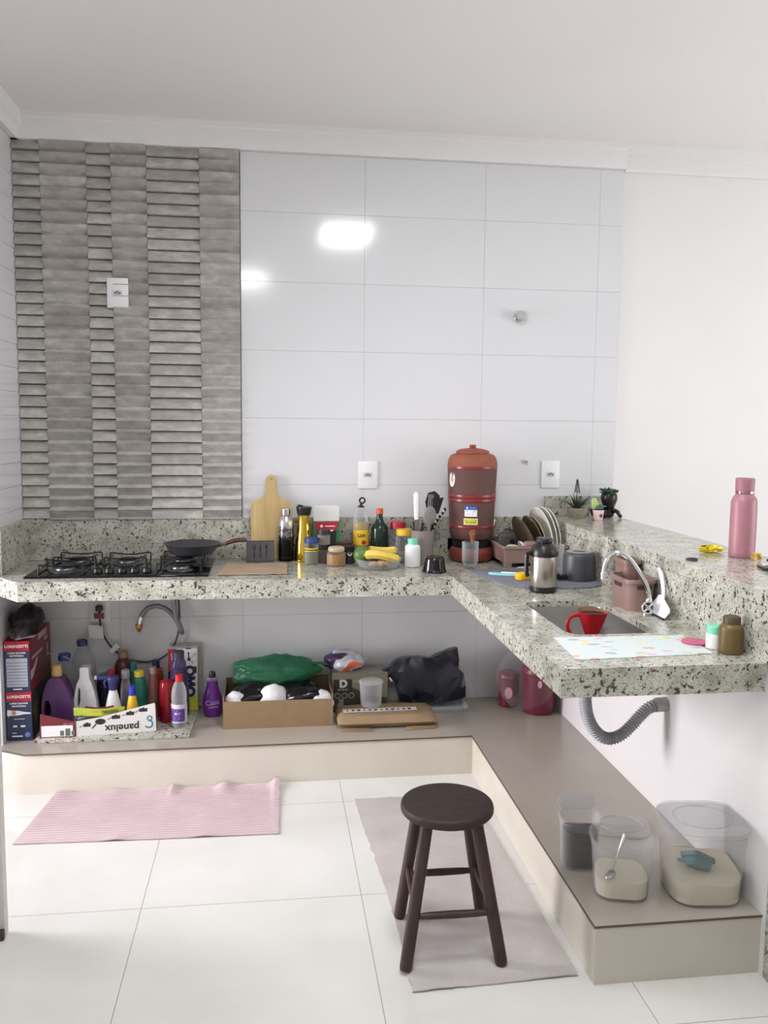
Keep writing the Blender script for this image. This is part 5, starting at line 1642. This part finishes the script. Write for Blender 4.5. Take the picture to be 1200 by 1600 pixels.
db = card_box('appliance_box', 'grey-green printed box with a letter D emblem behind the clear tub', 'box', (1.548, -.095, P), .265, .14, .190, (M('grey_green_card', (120, 118, 96), .5), KRAFT, M('grey_card_top', (150, 144, 140), .5)))
yf = -.0703
part('dark_lower_field', p_prism([(-.128, .005), (.13, .005), (.13, .07), (.05, .078), (-.04, .125), (-.04, .162), (-.128, .162)], 0, .0006), M('dark_moss_print', (62, 62, 48), .5), db, xf=X((0, yf + .0002, 0), (PI / 2, 0, 0)))
e_ = part('emblem_field', p_box(.086, .0006, .066), M('near_black_print', (40, 40, 36), .5), db, xf=X((-.082, yf - .0004, .130)))
part('emblem_letter', p_text('D', .050, .0006, .003), M('grey_white_print', (196, 194, 188), .5), e_, loc=(-.080, yf - .0009, .140))
part('emblem_text', p_text('DURATI', .013, .0006, .0002) if False else p_text('D U K K I', .012, .0006, .0004), M('grey_white_print', (196, 194, 188), .5), e_, loc=(-.082, yf - .0009, .112))
for k in range(3):
    part('round_icon', p_tube([(.0125 * math.cos(a), 0, .0125 * math.sin(a)) for a in [2 * PI * i / 20 for i in range(20)]], .0016, 6, closed=True), M('pale_icon_print', (166, 164, 150), .5), db, loc=(-.108 + .033 * k, yf - .0006, .084))
bars([(.02, .152, .10, .006), (.06, .140, .06, .004)], yf - .0004, M('pale_yellow_print', (150, 148, 100), .5), 'small_print', db)
bars([(-.093, .036, .030, .022), (-.090, .058, .024, .020)], yf - .0008, M('grey_part_print', (140, 138, 128), .5), 'product_picture', db)

cbg = thing('plastic_bag', 'knotted white carrier bag with purple and orange print on top of the D box', 'bag', (1.480, -.10, P + .193))
def blotch(name, cols, sc):
    t = NT(name)
    t.set(.35)
    t.base(t.ramp(t.noise(t.coord((1, 1, .8)), sc, 1, .3), [(p, lin(c)) for p, c in cols], 'CONSTANT'))
    return t.m
part('bag_body', p_ball(.094, .06, .050, 4, .25, 1.9, 4, -.92), blotch('printed_carrier_bag', [(0, (66, 44, 84)), (.44, (196, 198, 206)), (.60, (206, 208, 214)), (.64, (222, 104, 72)), (.70, (214, 214, 220))], 9), cbg, xf=X((0, 0, .045)), angle=180)

kp = thing('parcel', 'padded brown paper parcel with white tape lying in front of the D box', 'parcel', (1.652, -.305, P))
PAPER = M('brown_wrapping_paper', (146, 122, 94), .7, var=.08, scale=12, bump=.3)
rings = []
for k, (s_, zc, hh) in enumerate(((-1, .030, .004), (-.96, .034, .016), (-.85, .036, .026), (-.4, .037, .030), (.4, .037, .030), (.85, .036, .026), (.96, .032, .014), (1, .028, .004))):
    x = s_ * .228
    rings.append([(x, -.105, zc - hh * .25), (x, -.085, zc + hh * .8), (x, -.02, zc + hh), (x, .06, zc + hh), (x, .075, zc + hh * .5), (x, .075, zc - hh * .6), (x, 0, zc - hh), (x, -.085, zc - hh)])
part('parcel_body', p_loft(rings), PAPER, kp, angle=50)
for s_ in (-1, 1):
    part('folded_flap', p_prism([(s_ * .075, -.128), (s_ * .215, -.118), (s_ * .226, -.09), (s_ * .20, -.06), (s_ * .09, -.06)] if s_ > 0 else [(s_ * .09, -.06), (s_ * .20, -.06), (s_ * .226, -.09), (s_ * .215, -.118), (s_ * .075, -.128)], .001, .007, bev=.002), PAPER, kp)
part('white_tape', placemat_sheet([(-.20, -.055), (.14, -.048), (.14, -.005), (-.20, -.01)], .0672, .0008, 12, 2, .0, 2), M('white_tape', (206, 204, 198), .3), kp)
mb = MB()
for k in range(12):
    mb.add(p_box(.006 + .004 * (k % 3), .020, .0006), X((-.18 + .026 * k, -.03, .0684)))
mb.build('tape_print', M('dark_tape_print', (60, 60, 62), .5), kp)

tub_m = vessel('plastic_tub', 'small clear plastic tub with a lid standing on the brown parcel', 'container', 1.588, -.268, P + .0685, [(0, 0), (.046, 0), (.048, .003), (.053, .105), (.053, .108), (0, .108)], MILKY, chaikin([(0, .107), (.057, .107), (.057, .116), (.045, .121), (0, .122)], 1), MILKY, cap_name='lid')
tr_ = thing('tray', 'clear shallow plastic tray sticking out from under the navy bag', 'tray', (1.94, -.135, P))
part('tray_shell', tub(.24, .17, .030, .02, .012, .002), PLASTIC, tr_)
nb = thing('mailing_bag', 'crumpled dark navy plastic mailing bag propped against the back wall', 'bag', (1.862, -.13, P + .03))
outl = [(-.215, .155), (-.17, .175), (-.125, .215), (-.06, .222), (.03, .215), (.10, .245), (.165, .262), (.170, .16), (.195, .135), (.205, .02), (.16, .004), (.0, .002), (-.12, .008), (-.135, .09), (-.16, .12)]
bm = p_prism(outl, -.022, .022)
bmesh.ops.triangulate(bm, faces=bm.faces[:])
bmesh.ops.subdivide_edges(bm, edges=bm.edges[:], cuts=3, use_grid_fill=True)
bmesh.ops.triangulate(bm, faces=[f for f in bm.faces if len(f.verts) > 4])
for v in bm.verts:
    c = v.co
    fall = min(1, max(.12, min(math.hypot(c.x - a, c.y - b) for a, b in outl) / .06))
    k = noise.noise(Vector((c.x * 9, c.y * 9, c.z * 9))) + .5 * noise.noise(Vector((c.x * 22, c.y * 22, c.z * 5)))
    c.z = c.z * (.6 + 1.3 * fall) + k * .016 * fall * (1 if c.z > 0 else -1) + .012 * noise.noise(Vector((c.x * 7, c.y * 7, 3)))
part('bag_body', bm, M('navy_mailing_film', (20, 22, 36), .3, bump=.25, scale=40), nb, xf=X((0, 0, 0), (PI / 2 - .08, 0, 0)), angle=25)
part('white_tag', p_box(.006, .002, .022), WHITE_PL, nb, xf=X((-.168, -.04, .128), (0, -.6, 0)))

# two pink jars in a clear bag
PINK_J = M('raspberry_plastic', (104, 32, 54), .35)
for lab, x, y, r, h in (('smaller raspberry pink jar at the back of the clear bag', 2.283, -.135, .052, .165), ('larger raspberry pink jar in front inside the clear bag', 2.405, -.235, .083, .225)):
    t = thing('canister', lab, 'canister', (x, y, P + .002), 0, 'pink jars in the clear bag')
    part('jar_body', p_lathe(chaikin([(0, 0), (r * .88, 0), (r * .92, .004), (r, h * .8), (r, h * .84), (0, h * .84)], 1), 36), PINK_J, t)
    part('lid', p_lathe(chaikin([(0, h * .84), (r * 1.03, h * .84), (r * 1.03, h * .96), (r * .9, h), (0, h)], 1), 36), M('raspberry_lid', (116, 40, 62), .35), t)
    bm = p_prism([(r * .36 * math.cos(a), r * .55 * math.sin(a)) for a in [2 * PI * k / 20 for k in range(20)]], 0, .0008) if r < .06 else p_prism([(r * .12 * math.cos(a), r * .22 * math.sin(a)) for a in [2 * PI * k / 20 for k in range(20)]], 0, .0008)
    bm.transform(X((0, -.0004, h * (.45 if r < .06 else .68)), (PI / 2, 0, 0)))
    part('white_print', wrap(bm, r * .985, R_(-105)), M('pale_pink_print', (206, 160, 172), .5), t)
pbag = thing('plastic_bag', 'large clear plastic bag wrapped loosely around the pink jars', 'bag', (2.352, -.20, P + .001))
part('bag_film', p_ball(.142, .155, .155, 4, .10, 1.9, 3, -.97), FILM, pbag, xf=X((0, 0, .152)), angle=180)

# ------------------------------------------------------------------ wiring and hoses under the worktop
gh = thing('gas_hose', 'braided grey gas hose looping down from the hob to a brass fitting', 'hose', (0, 0, 0))
hp = smooth_path([(.523, -.05, .627), (.531, -.05, .645), (.553, -.052, .672), (.592, -.055, .685), (.632, -.058, .676), (.664, -.06, .651), (.690, -.062, .615), (.708, -.064, .577), (.714, -.075, .560),
                  (.706, -.088, .585), (.690, -.09, .640), (.682, -.09, .70), (.676, -.09, .782)], 8)
part('braid', p_tube(hp, .0115, 12), banded('braided_grey', [(0, (96, 96, 98)), (.5, (126, 126, 128))], .4, .4, scale=1, noisy=160, interp='LINEAR'), gh)
part('collar', p_tube([(.526, -.05, .634), (.519, -.05, .615), (.515, -.05, .600)], .013, 10), CHROME, gh)
part('brass_fitting', p_lathe(chaikin([(0, -.042), (.006, -.036), (.014, -.022), (.017, -.010), (.017, 0), (0, .004)], 1), 6), M('brass', (190, 140, 84), .35, .9), gh, loc=(.514, -.05, .600))
pc2 = thing('power_cable', 'thin black hob cable hanging in a loop from the lower socket', 'cable', (0, 0, 0))
cp = smooth_path([(.332, -.020, .668), (.333, -.036, .655), (.335, -.036, .61), (.343, -.032, .56), (.362, -.03, .517), (.395, -.03, .473), (.440, -.03, .435), (.50, -.03, .416), (.56, -.03, .412), (.62, -.03, .432), (.665, -.03, .480),
                  (.690, -.03, .545), (.698, -.03, .62), (.696, -.035, .70), (.690, -.05, .785)], 6)
part('cord', p_tube(cp, .0042, 8), BLACK, pc2)
part('plug', p_box(.030, .040, .026, .006), BLACK, pc2, xf=X((.332, -.034, .676)))
part('red_tag', p_box(.046, .006, .026, .002), M('dark_red_tag', (112, 32, 50), .4), pc2, xf=X((.333, -.044, .640)))
part('white_tag', placemat_sheet([(.282, -.56), (.345, -.555), (.352, -.495), (.285, -.497)], 0, .0012, 8, 8, .010, 5), WHITE_CARD, pc2, xf=Matrix(((1, 0, 0, 0), (0, 0, 1, -.045), (0, -1, 0, .036), (0, 0, 0, 1))))
part('paper_tag', p_box(.050, .0012, .024), WHITE_CARD, pc2, xf=X((.398, -.038, .480), (0, -.75, 0)))

dh = thing('drain_hose', 'grey corrugated drain hose sagging below the sink into the half wall', 'hose', (0, 0, 0))
base_p = smooth_path([(2.200, -1.362, .728), (2.200, -1.362, .66), (2.203, -1.36, .60), (2.213, -1.355, .55), (2.235, -1.35, .505), (2.268, -1.35, .470), (2.305, -1.35, .460), (2.345, -1.35, .475), (2.38, -1.35, .507), (2.41, -1.35, .540), (2.44, -1.35, .566), (2.468, -1.35, .575)], 10)
rp, rad, acc = [], [], 0
dense = []
for a, b in zip(base_p, base_p[1:]):
    for k in range(3):
        dense.append(a.lerp(b, k / 3))
for i, q in enumerate(dense):
    if i:
        acc += (q - dense[i - 1]).length
    rad.append(.0200 + .0026 * math.sin(acc / .0095 * 2 * PI))
part('corrugated_tube', p_tube(dense, .02, 14, radii=rad), M('grey_corrugated_plastic', (158, 158, 162), .45), dh, angle=180)
part('wall_socket_pipe', p_tube([(2.462, -1.35, .575), (2.503, -1.35, .577)], .025, 16), M('grey_pvc', (176, 172, 174), .4), dh)
part('sink_coupling', p_lathe(chaikin([(0, 0), (.030, 0), (.030, .03), (.022, .04), (0, .04)], 1)), M('grey_pvc', (176, 172, 174), .4), dh, loc=(2.200, -1.362, .690))

# ------------------------------------------------------------------ food containers on the plinth
def sq_tub(w, d, h, r, flare):
    rings = []
    for dw, z in ((-flare - .006, 0), (-flare, .005), (0, h - .012), (.012, h - .010), (.012, h), (-.002, h), (-flare - .003, .008)):
        rings.append([(x, y, z) for x, y in rrect(w + dw, d + dw, r, 6)])
    bm = bmesh.new()
    V = [[bm.verts.new(p) for p in ring] for ring in rings]
    for A, B in zip(V, V[1:]):
        for i in range(len(A)):
            j = (i + 1) % len(A)
            bm.faces.new((A[i], A[j], B[j], B[i]))
    bm.faces.new(V[0][::-1])
    bm.faces.new(V[-1])
    bmesh.ops.recalc_face_normals(bm, faces=bm.faces[:])
    return bm


TUBP = CLEAR('hazy_food_container', (228, 226, 226), .05, .18, .3, (248, 248, 248))


def fill(w, d, h, r, seed, slope=0):
    bm = p_prism(rrect(w, d, r, 6), .0095, h)
    bmesh.ops.triangulate(bm, faces=bm.faces[:])
    bmesh.ops.subdivide_edges(bm, edges=bm.edges[:], cuts=2)
    for v in bm.verts:
        v.co.x *= 1 + .5 * v.co.z * .1 / w
        v.co.y *= 1 + .5 * v.co.z * .1 / d
        if v.co.z > h * .9:
            v.co.z += slope * v.co.y + .01 * noise.noise(Vector((v.co.x * 14, v.co.y * 14, seed)))
    return bm


c1 = thing('food_container', 'small clear container of black beans with its lid standing open behind', 'container', (2.083, -1.655, P + .0003), R_(-8), 'clear food containers on the plinth')
part('tub', sq_tub(.118, .105, .160, .035, .010), TUBP, c1)
bn = part('black_beans', fill(.096, .083, .118, .028, 2), M('black_beans', (22, 20, 22), .5, var=.5, scale=140, bump=1), c1)
part('flip_lid', MB().add(p_prism(rrect(.120, .05, .022, 5), 0, .005, bev=.002)).bm, MILKY, c1, loc=(0, .052, .182), rot=(R_(78), 0, 0))
c2 = thing('food_container', 'middle clear container a third full of sugar with a spoon in it', 'container', (2.150, -1.822, P + .0003), R_(-14), 'clear food containers on the plinth')
part('tub', sq_tub(.172, .150, .172, .05, .020), TUBP, c2)
part('sugar', fill(.142, .120, .062, .040, 5, .12), M('raw_sugar', (226, 218, 196), .85, var=.05, scale=300, bump=.3), c2)
t = thing('spoon', 'steel spoon stuck in the sugar of the middle container', 'spoon', (2.150, -1.822, P))
part('handle', p_tube(smooth_path([(-.036, -.02, .078), (-.012, 0, .112), (.018, .02, .165)], 4), .0035, 8, flat=.6, radii=[.003, .003, .003, .003, .003, .004, .005, .0058, .006]), STEEL, t)
part('spoon_bowl', p_ball(.020, .013, .006, 2), STEEL, t, loc=(-.042, -.026, .070), rot=(.2, -.5, .5))
c3 = thing('food_container', 'largest clear container of rice with its lid on and a blue scoop inside', 'container', (2.384, -1.848, P + .0003), R_(-6), 'clear food containers on the plinth')
part('tub', sq_tub(.226, .212, .222, .065, .022), TUBP, c3)
part('rice', fill(.194, .180, .080, .052, 9, .10), M('white_rice', (222, 212, 184), .8, var=.12, scale=420, bump=.5), c3)
part('lid', MB().add(p_prism(rrect(.240, .226, .07, 6), .2224, .230, bev=.003)).add(p_tube([(.085 * math.cos(a), .075 * math.sin(a), .2305) for a in [2 * PI * i / 36 for i in range(36)]], .002, 6, closed=True)).bm, CLEAR('thin_hazy_lid', (226, 222, 222), .10, .2, .25), c3)
t = thing('scoop', 'blue-green speckled measuring scoop lying on the rice in the largest container', 'scoop', (2.358, -1.885, P + .094), R_(18), None, R_(-30), R_(30))
part('scoop_cup', tub(.085, .05, .035, .014, .01, .003), M('blue_green_plastic', (52, 110, 118), .4), t)
part('scoop_handle', p_box(.012, .05, .010, .003), M('blue_green_plastic', (52, 110, 118), .4), t, xf=X((.0, .044, .028)))
sl2 = thing('lid', 'large hazy container lid lying on the plinth behind the sugar container', 'lid', (2.318, -1.43, P + .0002), R_(-20))
part('lid_sheet', MB().add(p_prism(rrect(.19, .17, .06, 6), 0, .010, bev=.003)).bm, CLEAR('hazy_lid', (214, 208, 204), .35, .25, .3), sl2)
part('raised_rim', p_tube([(.072 * math.cos(a), .062 * math.sin(a), .011) for a in [2 * PI * i / 36 for i in range(36)]], .002, 6, closed=True), MILKY, sl2)

# ------------------------------------------------------------------ floor: rugs and stool
def rug(corners, nx, ny, hf, mat, name, label, th=.004):
    a, b, c, d = [Vector((*q, 0)) for q in corners]

    def fn(u, v):
        p_ = a.lerp(b, u).lerp(d.lerp(c, u), v)
        dx, dy, z = hf(u, v)
        return (p_.x + dx, p_.y + dy, .0015 + th + z)
    bm = solid(p_grid(nx, ny, fn), th)
    return tag(part(name, bm, mat, None, angle=60), label, 'rug')


def pink_h(u, v):
    edge = max(0, (v - .78) / .22)
    wv = max(0, math.sin(u * 26 + 1.0)) ** 2 * (.35 + .65 * (u > .5))
    z = .016 * edge * wv
    front = max(0, 1 - v / .12)
    z += .006 * front * max(0, math.sin(u * 19 + .6)) ** 3 * (.2 < u < .8)
    z += .003 * max(0, noise.noise(Vector((u * 7, v * 5, 1))))
    if u < .1:
        z += .006 * (1 - u / .1) * v
    if u > .97:
        z += .008 * v * v
    return (.006 * noise.noise(Vector((v * 9, 2, u * 3))) * (u > .98), -.03 * (.5 - abs(u - .5)) * (1 - v) * .2 + .012 * edge * math.sin(u * 26 + .4) * .4, z)


rug([(.19, -.975), (1.155, -1.0), (1.163, -.545), (.245, -.548)], 110, 34, pink_h, rug_mat('pink_ribbed_weave', (190, 168, 173), (206, 186, 191), 1, 330, .4), 'rug', 'pink ribbed cotton rug with wavy edges lying in front of the plinth')
rug([(1.508, -1.955), (1.985, -1.938), (1.957, -.742), (1.478, -.735)], 34, 90, lambda u, v: (.008 * noise.noise(Vector((v * 30, 1, 0))) * (u < .02) + .02 * math.sin(v * 5) * (u < .5) * .5, .004 * noise.noise(Vector((u * 20, 4, 0))) * (v < .02),
    .003 * max(0, noise.noise(Vector((u * 5, v * 8, 2)))) + (.004 * max(0, math.sin(u * 9)) if v < .03 else 0)), rug_mat('grey_cotton_weave', (176, 169, 166), (198, 192, 189), 1, 1500, .25), 'rug', 'grey cotton rug under the wooden stool beside the plinth')

DWOOD = wood('dark_stained_wood', (30, 19, 15), (50, 34, 27), .6, (5, 22, 22))
DWOOD_L = wood('dark_stained_leg_wood', (40, 26, 20), (64, 43, 33), .5, (26, 26, 3))
so = thing('stool', 'dark-stained round wooden stool with four splayed legs standing on the grey rug', 'stool', (1.645, -1.725, .009))
SZ = .426
part('seat', p_lathe(chaikin([(0, SZ - .032), (.122, SZ - .032), (.137, SZ - .026), (.1385, SZ - .012), (.134, SZ - .001), (.125, SZ), (0, SZ)], 1), 56), DWOOD, so)
feet = {(-1, -1): (-.142, -.142), (1, -1): (.136, -.146), (-1, 1): (-.120, .124), (1, 1): (.140, .120)}
tops = {k: (.072 * k[0], .070 * k[1]) for k in feet}


def legp(k, z):
    t_ = z / (SZ - .03)
    f_, t2 = feet[k], tops[k]
    return (f_[0] + (t2[0] - f_[0]) * t_, f_[1] + (t2[1] - f_[1]) * t_, z)


for k in feet:
    P_ = [legp(k, .0), legp(k, .01), legp(k, .1), legp(k, .2), legp(k, .3), legp(k, SZ - .03)]
    part('leg', p_tube(P_, .017, 14, radii=[.0165, .0185, .0185, .0185, .0185, .018]), DWOOD_L, so)
for (a, b), z in ((((-1, -1), (1, -1)), .142), (((-1, 1), (1, 1)), .150), (((-1, -1), (-1, 1)), .175), (((1, -1), (1, 1)), .165)):
    p0, p1 = Vector(legp(a, z)), Vector(legp(b, z))
    part('stretcher', p_tube([p0, p0.lerp(p1, .2), p0.lerp(p1, .5), p0.lerp(p1, .8), p1], .010, 10, radii=[.007, .0105, .0115, .0105, .007]), DWOOD_L, so)
